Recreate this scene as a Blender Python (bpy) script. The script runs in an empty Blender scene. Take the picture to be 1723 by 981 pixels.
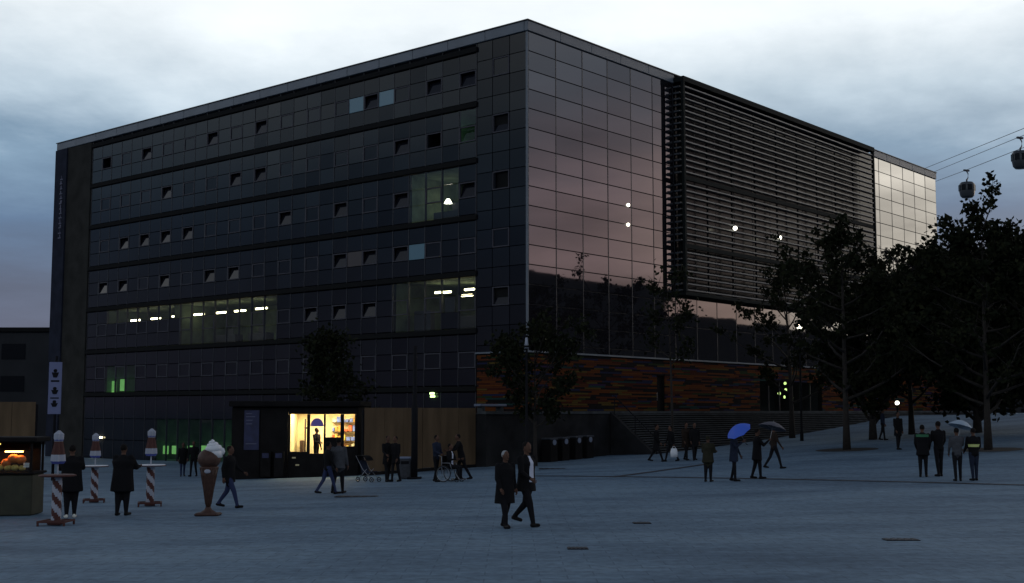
import bpy, math, random
import numpy as np
from mathutils import Vector, Matrix

R = math.radians
random.seed(7)
scene = bpy.context.scene
col = scene.collection

# ------------------------------------------------------------------ camera
F_PX = 2083.0                       # focal length in photo pixels (photo is 1723 x 981)
PITCH = math.atan(199.5 / F_PX)     # horizon lies 199.5 px below the picture centre
EYE = np.array([0.0, 0.0, 2.4])
cam_d = bpy.data.cameras.new('camera')
cam_d.sensor_width = 36.0
cam_d.lens = F_PX / 1723.0 * 36.0
cam_d.clip_end = 4000.0
cam = bpy.data.objects.new('camera', cam_d)
col.objects.link(cam)
cam.location = EYE
cam.rotation_euler = (math.pi / 2 + PITCH, 0, 0)
scene.camera = cam

# ------------------------------------------------------------------ world, sun, exposure
scene.view_settings.view_transform = 'Standard'
scene.view_settings.look = 'None'
scene.view_settings.gamma = 1.0
scene.view_settings.use_curve_mapping = False
scene.view_settings.exposure = 0.0
SUN_AZ, SUN_EL = 45.0, 4.0          # degrees to the right of the view, above the horizon

world = bpy.data.worlds.new('World')
scene.world = world
world.use_nodes = True
wt = world.node_tree
wt.nodes.clear()
def wn(kind, **kw):
    n = wt.nodes.new(kind)
    for k, v in kw.items():
        setattr(n, k, v)
    return n
def wl(a, b): wt.links.new(a, b)
def wmath(op, a, b=None, c=None):
    n = wn('ShaderNodeMath', operation=op)
    for i, q in enumerate((a, b, c)):
        if q is None: continue
        if isinstance(q, (int, float)): n.inputs[i].default_value = q
        else: wl(q, n.inputs[i])
    return n.outputs[0]
def ramp(n, stops, interp='LINEAR'):
    r = n.color_ramp
    r.interpolation = interp
    while len(r.elements) > 1: r.elements.remove(r.elements[0])
    first = True
    for p, c in stops:
        e = r.elements[0] if first else r.elements.new(p)
        e.position = p
        e.color = tuple(c) if len(c) == 4 else tuple(c) + (1.0,)
        first = False
tc = wn('ShaderNodeTexCoord')
sp = wn('ShaderNodeSeparateXYZ'); wl(tc.outputs['Generated'], sp.inputs[0])
X, Y, Z = sp.outputs
zc = wmath('MAXIMUM', Z, 0.0)
den = wmath('ADD', zc, 0.13)
cb = wn('ShaderNodeCombineXYZ')
wl(wmath('DIVIDE', X, den), cb.inputs[0]); wl(wmath('DIVIDE', Y, den), cb.inputs[1])
n1 = wn('ShaderNodeTexNoise'); n1.inputs['Scale'].default_value = 0.75; n1.inputs['Detail'].default_value = 7; n1.inputs['Roughness'].default_value = 0.55; n1.inputs['Distortion'].default_value = 0.6
wl(cb.outputs[0], n1.inputs['Vector'])
n2 = wn('ShaderNodeTexNoise'); n2.inputs['Scale'].default_value = 2.6; n2.inputs['Detail'].default_value = 8; n2.inputs['Roughness'].default_value = 0.6
wl(cb.outputs[0], n2.inputs['Vector'])
cl = wmath('ADD', wmath('MULTIPLY', wmath('SUBTRACT', n1.outputs[0], 0.5), 0.11), wmath('MULTIPLY', wmath('SUBTRACT', n2.outputs[0], 0.5), 0.05))
zz = wmath('ADD', Z, wmath('MULTIPLY', cl, wmath('MINIMUM', wmath('MULTIPLY', zc, 5.0), 1.0)))
er = wn('ShaderNodeValToRGB'); wl(zz, er.inputs[0])
ramp(er, [(0.0, (.105, .11, .18)), (.09, (.105, .13, .21)), (.15, (.115, .185, .31)), (.195, (.22, .33, .46)), (.24, (.52, .63, .73)),
          (.30, (.90, .96, 1.0)), (.36, (.92, .95, .99)), (.46, (.45, .50, .58)), (.60, (.15, .18, .25)), (1.0, (.06, .08, .13))])
# the after-glow of the sunset, to the right of the view
az = wmath('DIVIDE', wmath('ARCTAN2', X, Y), math.pi)      # -1..1, right is positive
azp = wmath('ADD', az, wmath('MULTIPLY', cl, 0.25))
gr = wn('ShaderNodeValToRGB'); wl(azp, gr.inputs[0])
ramp(gr, [(.12, (.5, .55, .6)), (.22, (1.1, 1.05, .9)), (.30, (2.4, 2.3, 2.05)), (.36, (2.15, 2.0, 1.75)), (.395, (.80, .56, .52)), (.43, (.50, .33, .34)), (.48, (.38, .25, .29)), (.6, (.22, .18, .27)), (1.0, (.12, .12, .2))], 'EASE')
gm = wn('ShaderNodeValToRGB'); wl(azp, gm.inputs[0])
ramp(gm, [(.13, (0, 0, 0)), (.27, (.9, .9, .9)), (.5, (.8, .8, .8)), (.75, (.15, .15, .15)), (1.0, (.1, .1, .1))], 'EASE')
zm = wn('ShaderNodeMapRange'); zm.inputs['From Min'].default_value = .32; zm.inputs['From Max'].default_value = .6; zm.inputs['To Min'].default_value = 1; zm.inputs['To Max'].default_value = 0
wl(Z, zm.inputs[0])
def smooth(v, a, b):
    n = wn('ShaderNodeMapRange', interpolation_type='SMOOTHSTEP'); n.inputs['From Min'].default_value = a; n.inputs['From Max'].default_value = b
    wl(v, n.inputs[0]); return n.outputs[0]
m0 = wn('ShaderNodeMix', data_type='RGBA'); wl(wmath('MULTIPLY', smooth(zz, .12, .29), smooth(azp, .37, .415)), m0.inputs['Factor'])
cv = wn('ShaderNodeTexNoise'); cv.inputs['Scale'].default_value = 1.0; cv.inputs['Detail'].default_value = 6; cv.inputs['Roughness'].default_value = .55
cv3 = wn('ShaderNodeVectorMath', operation='MULTIPLY'); wl(tc.outputs['Generated'], cv3.inputs[0]); cv3.inputs[1].default_value = (5, 5, 26); wl(cv3.outputs[0], cv.inputs['Vector'])
gs = wn('ShaderNodeVectorMath', operation='SCALE'); wl(gr.outputs[0], gs.inputs[0])
wl(wmath('ADD', .1, wmath('MULTIPLY', cv.outputs[0], 1.8)), gs.inputs['Scale']); wl(gs.outputs[0], m0.inputs['A']); m0.inputs['B'].default_value = (.075, .085, .14, 1)
mx = wn('ShaderNodeMix', data_type='RGBA'); wl(wmath('MULTIPLY', gm.outputs[0], zm.outputs[0]), mx.inputs['Factor'])
wl(er.outputs[0], mx.inputs['A']); wl(m0.outputs['Result'], mx.inputs['B'])
# cloud light and dark
cm = wmath('ADD', 0.65, wmath('MULTIPLY', n2.outputs[0], 0.30))
cm2 = wmath('ADD', cm, wmath('MULTIPLY', n1.outputs[0], 0.42))
vm = wn('ShaderNodeVectorMath', operation='SCALE'); wl(mx.outputs['Result'], vm.inputs[0]); wl(cm2, vm.inputs['Scale'])
sky = wn('ShaderNodeTexSky', sky_type='NISHITA'); sky.sun_disc = False
sky.sun_elevation = R(SUN_EL); sky.sun_rotation = R(SUN_AZ)
sk = wn('ShaderNodeVectorMath', operation='SCALE'); wl(sky.outputs[0], sk.inputs[0]); sk.inputs['Scale'].default_value = 0.012
ad = wn('ShaderNodeVectorMath', operation='ADD'); wl(vm.outputs[0], ad.inputs[0]); wl(sk.outputs[0], ad.inputs[1])
bg = wn('ShaderNodeBackground'); wl(ad.outputs[0], bg.inputs[0]); bg.inputs[1].default_value = 1.0
wo = wn('ShaderNodeOutputWorld'); wl(bg.outputs[0], wo.inputs[0])

sl = bpy.data.lights.new('sun', 'SUN')
sl.energy = 0.06; sl.angle = R(10); sl.color = (1, .82, .7)
sun = bpy.data.objects.new('sun', sl); col.objects.link(sun)
sd = Vector((math.sin(R(SUN_AZ)) * math.cos(R(SUN_EL)), math.cos(R(SUN_AZ)) * math.cos(R(SUN_EL)), math.sin(R(SUN_EL))))
sun.rotation_euler = sd.to_track_quat('Z', 'Y').to_euler()
sun.location = (40, 40, 60)

# ------------------------------------------------------------------ pixels to places
def ray(px, py):
    a = (px - 861.5) / F_PX; b = (490.5 - py) / F_PX
    return np.array([a, math.cos(PITCH) - b * math.sin(PITCH), math.sin(PITCH) + b * math.cos(PITCH)])
UR = np.array([.6472, .7623, 0.0]); UL = np.array([-.7623, .6472, 0.0])
CORNER = np.array([0.86, 68.0, 0.0])
BROT = math.atan2(.7623, .6472)
def on_left(px, py):                 # left facade: metres from the corner, height
    r = ray(px, py); t = ((CORNER - EYE) @ UR) / (r @ UR); P = EYE + t * r
    return (P - CORNER) @ UL, P[2]
def on_right(px, py, off=0.0):       # right facade
    o = CORNER - UL * off
    r = ray(px, py); t = ((o - EYE) @ UL) / (r @ UL); P = EYE + t * r
    return (P - o) @ UR, P[2]
def at(px, py, d):
    r = ray(px, py); return EYE + r * (d / r[1])
def gz(x, y):                        # the plaza: level near the camera, falling to the left, rising to the right
    rp = min(max((y - 20.0) / 40.0, 0.0), 1.8)
    if x > 6: return min(.045 * (x - 6) * rp, 2.0)
    return -1.3 * math.tanh((6 - x) * .045 * rp / 1.3)
def on_ground(px, py):
    r = ray(px, py); t = 5.0
    while t < 400:
        P = EYE + r * t
        if P[2] <= gz(P[0], P[1]): break
        t += .05
    return P[0], P[1], gz(P[0], P[1])

# ------------------------------------------------------------------ materials
MATS = {}
def pmat(name, color, rough=.7, metal=0.0, noise=0.0, nscale=8.0, ior=1.45, emit=None, estr=0.0, bump=0.0, spec=None, stretch=None):
    if name in MATS: return MATS[name]
    m = bpy.data.materials.new(name); m.use_nodes = True
    nt = m.node_tree; b = nt.nodes['Principled BSDF']
    b.inputs['Base Color'].default_value = tuple(color) + (1,)
    b.inputs['Roughness'].default_value = rough; b.inputs['Metallic'].default_value = metal
    b.inputs['IOR'].default_value = ior
    if spec is not None: b.inputs['Specular IOR Level'].default_value = spec
    if emit: b.inputs['Emission Color'].default_value = tuple(emit) + (1,); b.inputs['Emission Strength'].default_value = estr
    if noise or bump:
        t = nt.nodes.new('ShaderNodeTexCoord'); n = nt.nodes.new('ShaderNodeTexNoise')
        n.inputs['Scale'].default_value = nscale; n.inputs['Detail'].default_value = 5
        src = t.outputs['Object']
        if stretch:
            mp = nt.nodes.new('ShaderNodeMapping'); mp.inputs['Scale'].default_value = stretch
            nt.links.new(src, mp.inputs[0]); src = mp.outputs[0]
        nt.links.new(src, n.inputs['Vector'])
        if noise:
            cr = nt.nodes.new('ShaderNodeValToRGB')
            c = np.array(color)
            ramp(cr, [(.28, tuple(c * (1 - noise))), (.72, tuple(np.minimum(c * (1 + noise), 1)))])
            nt.links.new(n.outputs[0], cr.inputs[0]); nt.links.new(cr.outputs[0], b.inputs['Base Color'])
        if bump:
            bp = nt.nodes.new('ShaderNodeBump'); bp.inputs['Strength'].default_value = bump; bp.inputs['Distance'].default_value = .02
            nt.links.new(n.outputs[0], bp.inputs['Height']); nt.links.new(bp.outputs[0], b.inputs['Normal'])
    MATS[name] = m
    return m
def vary(m, lo, hi):                                  # small tone differences from one piece to the next
    nt = m.node_tree; b = nt.nodes['Principled BSDF']; oi = nt.nodes.new('ShaderNodeObjectInfo'); mr = nt.nodes.new('ShaderNodeMapRange')
    mr.inputs['To Min'].default_value = lo; mr.inputs['To Max'].default_value = hi; nt.links.new(oi.outputs['Random'], mr.inputs[0]); nt.links.new(mr.outputs[0], b.inputs['IOR'])
def clear_glass(name, tint=(.86, .9, .9), ior=1.45):
    if name in MATS: return MATS[name]
    m = bpy.data.materials.new(name); m.use_nodes = True
    nt = m.node_tree; nt.nodes.clear()
    o = nt.nodes.new('ShaderNodeOutputMaterial'); mix = nt.nodes.new('ShaderNodeMixShader')
    tr = nt.nodes.new('ShaderNodeBsdfTransparent'); gl = nt.nodes.new('ShaderNodeBsdfGlossy'); fr = nt.nodes.new('ShaderNodeFresnel')
    tr.inputs[0].default_value = tuple(tint) + (1,); gl.inputs['Roughness'].default_value = .02; fr.inputs[0].default_value = ior
    ge = nt.nodes.new('ShaderNodeNewGeometry'); fm = nt.nodes.new('ShaderNodeMath'); fm.operation = 'MULTIPLY'; fb_ = nt.nodes.new('ShaderNodeMath'); fb_.operation = 'SUBTRACT'; fb_.inputs[0].default_value = 1
    nt.links.new(ge.outputs['Backfacing'], fb_.inputs[1]); nt.links.new(fr.outputs[0], fm.inputs[0]); nt.links.new(fb_.outputs[0], fm.inputs[1])
    nt.links.new(fm.outputs[0], mix.inputs[0]); nt.links.new(tr.outputs[0], mix.inputs[1]); nt.links.new(gl.outputs[0], mix.inputs[2])
    nt.links.new(mix.outputs[0], o.inputs[0])
    MATS[name] = m
    return m
def paving():
    m = bpy.data.materials.new('paving'); m.use_nodes = True
    nt = m.node_tree; b = nt.nodes['Principled BSDF']
    t = nt.nodes.new('ShaderNodeTexCoord')
    n = nt.nodes.new('ShaderNodeTexNoise'); n.inputs['Scale'].default_value = .22; n.inputs['Detail'].default_value = 8; n.inputs['Roughness'].default_value = .65
    mp = nt.nodes.new('ShaderNodeMapping'); mp.inputs['Scale'].default_value = (.6, 1.7, 1); mp.inputs['Rotation'].default_value = (0, 0, R(-8))
    nt.links.new(t.outputs['Object'], mp.inputs[0]); nt.links.new(mp.outputs[0], n.inputs['Vector'])
    cr = nt.nodes.new('ShaderNodeValToRGB'); nt.links.new(n.outputs[0], cr.inputs[0])
    ramp(cr, [(.32, (.07, .115, .165)), (.5, (.12, .185, .245)), (.68, (.165, .24, .3))])
    g = nt.nodes.new('ShaderNodeTexNoise'); g.inputs['Scale'].default_value = 4.5; g.inputs['Detail'].default_value = 6; g.inputs['Roughness'].default_value = .7
    nt.links.new(t.outputs['Object'], g.inputs['Vector'])
    gr2 = nt.nodes.new('ShaderNodeValToRGB'); nt.links.new(g.outputs[0], gr2.inputs[0]); ramp(gr2, [(.3, (.7, .7, .72)), (.5, (1.05, 1.05, 1.05)), (.7, (1.35, 1.35, 1.35))])
    br = nt.nodes.new('ShaderNodeTexBrick'); br.inputs['Scale'].default_value = 1.0
    br.inputs['Color1'].default_value = (.95, .95, .95, 1); br.inputs['Color2'].default_value = (1.05, 1.05, 1.05, 1); br.inputs['Mortar'].default_value = (.72, .72, .74, 1)
    br.inputs['Mortar Size'].default_value = .012; br.inputs['Brick Width'].default_value = .8; br.inputs['Row Height'].default_value = .4
    nt.links.new(t.outputs['Object'], br.inputs['Vector'])
    m1 = nt.nodes.new('ShaderNodeMix'); m1.data_type = 'RGBA'; m1.blend_type = 'MULTIPLY'; m1.inputs['Factor'].default_value = 1
    nt.links.new(cr.outputs[0], m1.inputs['A']); nt.links.new(gr2.outputs[0], m1.inputs['B'])
    m2 = nt.nodes.new('ShaderNodeMix'); m2.data_type = 'RGBA'; m2.blend_type = 'MULTIPLY'; m2.inputs['Factor'].default_value = 1
    nt.links.new(m1.outputs['Result'], m2.inputs['A']); nt.links.new(br.outputs[0], m2.inputs['B'])
    nt.links.new(m2.outputs['Result'], b.inputs['Base Color'])
    b.inputs['Roughness'].default_value = .75; b.inputs['Specular IOR Level'].default_value = .2
    bp = nt.nodes.new('ShaderNodeBump'); bp.inputs['Strength'].default_value = .25; bp.inputs['Distance'].default_value = .01
    nt.links.new(g.outputs[0], bp.inputs['Height']); nt.links.new(bp.outputs[0], b.inputs['Normal'])
    return m

M = dict(
    paving=paving(),
    drain=pmat('drain iron', (.02, .02, .025), .6),
    soil=pmat('tree pit soil', (.02, .018, .015), .95, noise=.4, nscale=6),
    dark_glass=pmat('dark facade glass', (.008, .009, .014), .08, ior=1.34, noise=.35, nscale=.25),
    blind=pmat('pale blue blind behind glass', (.1, .2, .25), .3),
    warm_blind=pmat('brown blind behind glass', (.05, .035, .03), .3),
    mirror_glass=pmat('mirror coated glass', (.012, .011, .014), .025, ior=2.7, bump=.06, nscale=.35),
    louvre_glass=pmat('glass behind louvres', (.006, .007, .009), .2, ior=1.2),
    clear=clear_glass('clear glass'),
    frame=pmat('window frame metal', (.045, .043, .055), .7),
    mullion=pmat('mullion metal', (.02, .02, .026), .5),
    fascia=pmat('roof fascia metal', (.13, .15, .175), .5, noise=.12, nscale=.7),
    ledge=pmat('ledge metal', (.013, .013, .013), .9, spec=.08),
    core=pmat('core wall', (.03, .03, .033), .9),
    endwall=pmat('end wall render', (.032, .031, .028), .95, noise=.3, nscale=.8, spec=.08),
    endblue=pmat('end wall blue panels', (.02, .023, .036), .9, spec=.1, noise=.3, nscale=1.2),
    letter=pmat('letter metal', (.1, .1, .15), .6),
    slat=pmat('louvre aluminium', (.08, .088, .1), .45, metal=.3),
    louvre_frame=pmat('louvre frame', (.01, .013, .013), .8, spec=.15),
    roomwall=pmat('office wall paint', (.075, .1, .065), .9, noise=.4, nscale=1.5),
    roomgreen=pmat('green lit hall wall', (.12, .25, .1), .9, noise=.5, nscale=1.0),
    furniture=pmat('office furniture', (.03, .03, .035), .7),
    tube=pmat('fluorescent tube', (.8, .8, .8), .5, emit=(1, .88, .5), estr=12.0),
    tubegreen=pmat('green fluorescent tube', (.8, .8, .8), .5, emit=(.55, 1, .3), estr=3.5),
    green_glow=pmat('green glow panel', (.3, .5, .2), .6, emit=(.22, .62, .14), estr=.5, noise=.3, nscale=2),
    bulb=pmat('lamp glow', (.8, .8, .8), .5, emit=(1, .95, .75), estr=5.0),
    bulbgreen=pmat('green lamp glow', (.8, .8, .8), .5, emit=(.72, 1, .3), estr=1.6),
    bulborange=pmat('orange lamp glow', (.8, .5, .2), .5, emit=(1, .42, .08), estr=.7),
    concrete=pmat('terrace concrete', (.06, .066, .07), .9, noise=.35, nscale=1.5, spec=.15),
    darkconcrete=pmat('retaining wall concrete', (.022, .022, .023), .95, noise=.4, nscale=1.0, spec=.1),
    stripe=pmat('pale bench stone', (.16, .19, .26), .7),
    plywood=pmat('hoarding plywood', (.115, .078, .046), .9, spec=.1, noise=.25, nscale=2.0, stretch=(1, 1, .2)),
    post=pmat('post paint', (.012, .012, .014), .85, spec=.1),
    kioskdark=pmat('kiosk dark panel', (.011, .01, .01), .85, spec=.12, noise=.3, nscale=2),
    poster=pmat('dark blue poster', (.022, .025, .07), .6, noise=.35, nscale=3),
    cream=pmat('kiosk cream wall', (.72, .58, .33), .9, noise=.2, nscale=2.5),
    kioskpurple=pmat('kiosk purple awning', (.25, .18, .55), .7),
    kiosklight=pmat('kiosk ceiling light', (.8, .8, .8), .5, emit=(1, .86, .58), estr=30.0),
    bark=pmat('bark', (.025, .02, .016), .9, noise=.4, nscale=6),
    leaf=pmat('leaf', (.010, .013, .006), .8, spec=.08),
    leaf2=pmat('leaf dull', (.017, .019, .008), .8, spec=.08),
    white=pmat('white paint', (.34, .36, .42), .6),
    cable=pmat('steel cable', (.06, .06, .07), .5),
    gondola=pmat('gondola shell', (.05, .055, .06), .4),
    chrome=pmat('dull steel', (.25, .26, .28), .35, metal=.8),
    rubber=pmat('black rubber', (.012, .012, .012), .8),
    red=pmat('red brown paint', (.07, .02, .015), .7),
    blueprint=pmat('blue print', (.06, .08, .3), .6),
    brown=pmat('wafer brown', (.06, .028, .018), .6, noise=.3, nscale=14),
    creamwhite=pmat('white ice cream', (.7, .72, .74), .5),
    farwall=pmat('far wall', (.02, .021, .024), .9, noise=.3, nscale=.3),
    pants=pmat('dark trousers', (.012, .012, .014), .9, spec=.1),
    black=pmat('black cloth', (.010, .010, .011), .9, spec=.1),
    shoe=pmat('black shoe', (.01, .009, .009), .5, spec=.1),
    whiteshoe=pmat('white shoe', (.75, .74, .65), .6),
    skin=pmat('skin', (.11, .06, .042), .6, spec=.1),
    hairdark=pmat('dark hair', (.012, .01, .009), .8, spec=.1),
    hairgrey=pmat('grey hair', (.3, .31, .31), .8),
    jeans=pmat('blue jeans', (.03, .04, .09), .9, spec=.1),
    olive=pmat('olive coat', (.03, .028, .018), .9, spec=.1, noise=.2),
    greycoat=pmat('grey jacket', (.065, .068, .075), .9, spec=.1, noise=.2),
    bluecoat=pmat('navy jacket', (.02, .026, .045), .9, spec=.1, noise=.2),
    browncoat=pmat('brown coat', (.03, .021, .016), .9, spec=.1, noise=.2),
    shirt=pmat('white shirt', (.55, .58, .68), .9),
    reflective=pmat('reflective yellow band', (.6, .65, .22), .5),
    greenband=pmat('green band', (.02, .12, .05), .7),
)

vary(M['dark_glass'], 1.25, 1.33); vary(M['mirror_glass'], 2.45, 2.95)
# ------------------------------------------------------------------ mesh helpers
class MB:
    def __init__(s): s.v = []; s.f = []; s.m = []
    def add(s, vs, fs, mi=0):
        o = len(s.v); s.v += [tuple(map(float, p)) for p in vs]
        for q in fs: s.f.append(tuple(o + i for i in q)); s.m.append(mi)
    def box(s, x0, x1, y0, y1, z0, z1, mi=0):
        s.add([(x0, y0, z0), (x1, y0, z0), (x1, y1, z0), (x0, y1, z0), (x0, y0, z1), (x1, y0, z1), (x1, y1, z1), (x0, y1, z1)],
              [(0, 3, 2, 1), (4, 5, 6, 7), (0, 1, 5, 4), (1, 2, 6, 5), (2, 3, 7, 6), (3, 0, 4, 7)], mi)
        return s
    def bevbox(s, x0, x1, y0, y1, z0, z1, b, mi=0):
        c = [(x0 + b, y0), (x1 - b, y0), (x1, y0 + b), (x1, y1 - b), (x1 - b, y1), (x0 + b, y1), (x0, y1 - b), (x0, y0 + b)]
        k = lambda q, f: ((q[0] - (x0 + x1) / 2) * f[0] + (x0 + x1) / 2, (q[1] - (y0 + y1) / 2) * f[1] + (y0 + y1) / 2)
        fx = ((x1 - x0 - 2 * b) / (x1 - x0), (y1 - y0 - 2 * b) / (y1 - y0))
        vs = [k(q, fx) + (z0,) for q in c] + [q + (z0 + b,) for q in c] + [q + (z1 - b,) for q in c] + [k(q, fx) + (z1,) for q in c]
        fs = [tuple(range(7, -1, -1)), tuple(range(24, 32))]
        for l in range(3):
            for i in range(8): fs.append((l * 8 + i, l * 8 + (i + 1) % 8, l * 8 + 8 + (i + 1) % 8, l * 8 + 8 + i))
        s.add(vs, fs, mi); return s
    def tube(s, p0, p1, r0, r1=None, n=8, mi=0, caps=True):
        r1 = r0 if r1 is None else r1
        p0 = Vector(p0); p1 = Vector(p1); d = (p1 - p0)
        if d.length < 1e-6: return s
        q = d.to_track_quat('Z', 'Y'); vs = []
        for p, r in ((p0, r0), (p1, r1)):
            for i in range(n):
                a = 2 * math.pi * i / n; vs.append(p + q @ Vector((math.cos(a) * r, math.sin(a) * r, 0)))
        fs = [(i, (i + 1) % n, n + (i + 1) % n, n + i) for i in range(n)]
        if caps: fs += [tuple(range(n - 1, -1, -1)), tuple(range(n, 2 * n))]
        s.add(vs, fs, mi); return s
    def path(s, pts, rs, n=8, mi=0):
        pts = [Vector(p) for p in pts]; vs = []; k = len(pts)
        for i, p in enumerate(pts):
            d = (pts[min(i + 1, k - 1)] - pts[max(i - 1, 0)]).normalized(); q = d.to_track_quat('Z', 'Y')
            for j in range(n):
                a = 2 * math.pi * j / n; vs.append(p + q @ Vector((math.cos(a) * rs[i], math.sin(a) * rs[i], 0)))
        fs = []
        for i in range(k - 1):
            for j in range(n): fs.append((i * n + j, i * n + (j + 1) % n, i * n + n + (j + 1) % n, i * n + n + j))
        fs += [tuple(range(n - 1, -1, -1)), tuple(range((k - 1) * n, k * n))]
        s.add(vs, fs, mi); return s
    def capsule(s, p0, p1, r0, r1, n=10, mi=0):
        p0 = Vector(p0); p1 = Vector(p1); d = p1 - p0; L = d.length; q = d.to_track_quat('Z', 'Y')
        rings = []
        for k in range(1, 4):
            a = math.pi / 2 * k / 3; rings.append((-math.cos(a) * r0, math.sin(a) * r0))
        for k in range(3):
            a = math.pi / 2 * k / 3; rings.append((L + math.sin(a) * r1, math.cos(a) * r1))
        vs = [p0 + q @ Vector((0, 0, -r0))]
        for z, r in rings:
            for i in range(n): a = 2 * math.pi * i / n; vs.append(p0 + q @ Vector((math.cos(a) * r, math.sin(a) * r, z)))
        vs.append(p0 + q @ Vector((0, 0, L + r1))); e = len(vs) - 1
        fs = [(0, 1 + (i + 1) % n, 1 + i) for i in range(n)]
        for l in range(len(rings) - 1):
            for i in range(n): a = 1 + l * n; fs.append((a + i, a + (i + 1) % n, a + n + (i + 1) % n, a + n + i))
        a = 1 + (len(rings) - 1) * n
        fs += [(a + i, a + (i + 1) % n, e) for i in range(n)]
        s.add(vs, fs, mi); return s
    def loft(s, secs, n=16, mi=0, caps=True):        # secs: (z, cx, cy, rx, ry)
        vs = []
        for z, cx, cy, rx, ry in secs:
            for i in range(n): a = 2 * math.pi * i / n; vs.append((cx + math.cos(a) * rx, cy + math.sin(a) * ry, z))
        fs = []
        for l in range(len(secs) - 1):
            for i in range(n): fs.append((l * n + i, l * n + (i + 1) % n, l * n + n + (i + 1) % n, l * n + n + i))
        if caps: fs += [tuple(range(n - 1, -1, -1)), tuple(range((len(secs) - 1) * n, len(secs) * n))]
        s.add(vs, fs, mi); return s
    def ball(s, c, rx, ry=None, rz=None, n=10, mi=0):
        ry = rx if ry is None else ry; rz = rx if rz is None else rz
        secs = []
        for k in range(1, n // 2 + 1):
            a = math.pi * k / (n // 2 + 1); secs.append((c[2] - math.cos(a) * rz, c[0], c[1], math.sin(a) * rx, math.sin(a) * ry))
        return s.loft(secs, n, mi)
    def torus(s, c, axis, rad, r, n=20, k=6, mi=0):
        q = Vector(axis).to_track_quat('Z', 'Y'); c = Vector(c); vs = []
        for i in range(n):
            a = 2 * math.pi * i / n
            for j in range(k):
                b = 2 * math.pi * j / k; w = rad + math.cos(b) * r
                vs.append(c + q @ Vector((math.cos(a) * w, math.sin(a) * w, math.sin(b) * r)))
        s.add(vs, [(i * k + j, ((i + 1) % n) * k + j, ((i + 1) % n) * k + (j + 1) % k, i * k + (j + 1) % k) for i in range(n) for j in range(k)], mi)
        return s
    def mesh(s, name, mats, smooth=False):
        me = bpy.data.meshes.new(name); me.from_pydata(s.v, [], s.f)
        for m in (mats if isinstance(mats, (list, tuple)) else [mats]): me.materials.append(m)
        if s.f:
            me.polygons.foreach_set('material_index', s.m)
            me.polygons.foreach_set('use_smooth', [smooth] * len(s.f))
        me.update(); return me

def link(name, data, parent=None, loc=(0, 0, 0), rot=(0, 0, 0)):
    o = bpy.data.objects.new(name, data); col.objects.link(o)
    if parent: o.parent = parent
    o.location = loc; o.rotation_euler = rot
    return o
def tag(o, label=None, cat=None, group=None, kind=None):
    if label: o['label'] = label
    if cat: o['category'] = cat
    if group: o['group'] = group
    if kind: o['kind'] = kind
    return o
def part(name, mb, mats, parent, smooth=False, loc=(0, 0, 0), rot=(0, 0, 0)):
    return link(name, mb.mesh(name, mats, smooth), parent, loc, rot)
def thing(name, label, cat, loc=(0, 0, 0), rz=0.0, group=None):
    return tag(link(name, None, None, loc, (0, 0, rz)), label, cat, group)
def copy_tree(o, parent=None):
    c = o.copy(); col.objects.link(c); c.parent = parent
    for ch in o.children: copy_tree(ch, c)
    return c

# ------------------------------------------------------------------ the plaza
def axis(a, b, fine0, fine1, step, grow=1.25):
    xs = list(np.arange(fine0, fine1 + .01, step)); d = step
    while xs[-1] < b: d *= grow; xs.append(xs[-1] + d)
    d = step
    while xs[0] > a: d *= grow; xs.insert(0, xs[0] - d)
    return xs
gx = axis(-1500, 1500, -60, 60, 2.0); gy = axis(-300, 2500, 0, 130, 2.0)
mb = MB()
mb.v = [(x, y, gz(x, y)) for y in gy for x in gx]
w = len(gx)
mb.f = [(j * w + i, j * w + i + 1, (j + 1) * w + i + 1, (j + 1) * w + i) for j in range(len(gy) - 1) for i in range(w - 1)]
mb.m = [0] * len(mb.f)
tag(part('plaza', mb, M['paving'], None, True), kind='structure')

def ground_strip(pts, width, name):                # a thin strip that follows the ground, 4 mm above it
    mb = MB(); n = len(pts)
    for i in range(n):
        a = np.array(pts[max(i - 1, 0)]); b = np.array(pts[min(i + 1, n - 1)]); d = (b - a) / np.linalg.norm(b - a); q = np.array([-d[1], d[0]]) * width / 2
        for s in (-1, 1):
            p = np.array(pts[i]) + s * q; mb.v.append((p[0], p[1], gz(p[0], p[1]) + .012))
    mb.f = [(2 * i, 2 * i + 1, 2 * i + 3, 2 * i + 2) for i in range(n - 1)]; mb.m = [0] * (n - 1)
    return tag(part(name, mb, M['drain'], None), kind='structure')
def px_line(a, b, n=24):
    A = on_ground(*a); B = on_ground(*b)
    return [(A[0] + (B[0] - A[0]) * t, A[1] + (B[1] - A[1]) * t) for t in np.linspace(0, 1, n)]
ground_strip(px_line((900, 801), (1900, 822), 40), .34, 'drain_channel')
ground_strip(px_line((1030, 803), (1190, 781)), .34, 'drain_channel')
for k, (px, py, lx, ly, lab) in enumerate([(600, 836, 1.3, .5, 'dark drain cover behind the man in the pale grey jacket'), (1516, 909, .62, .32, 'long dark drain cover on open paving at the lower right'),
                          (1080, 881, .38, .3, 'small dark drain cover right of the walking couple'), (972, 924, .36, .3, 'small dark drain cover in front of the walking couple'),
                          (930, 789, 1.2, .6, 'dark drain cover between the couple and the dark terrace wall')]):
    x, y, z = on_ground(px, py)
    t = thing('drain_cover', lab, 'drain cover', (x, y, z), 0, 'drain covers in the paving')
    mb = MB(); mb.box(-lx / 2, lx / 2, -ly / 2, ly / 2, .004, .018); part('frame', mb, M['drain'], t)
    for i in range(5):
        mb = MB(); xx = -lx / 2 + lx * (i + .5) / 5; mb.box(xx - lx * .06, xx + lx * .06, -ly * .42, ly * .42, .019, .026); part('grate_bar', mb, M['drain'], t)

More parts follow.
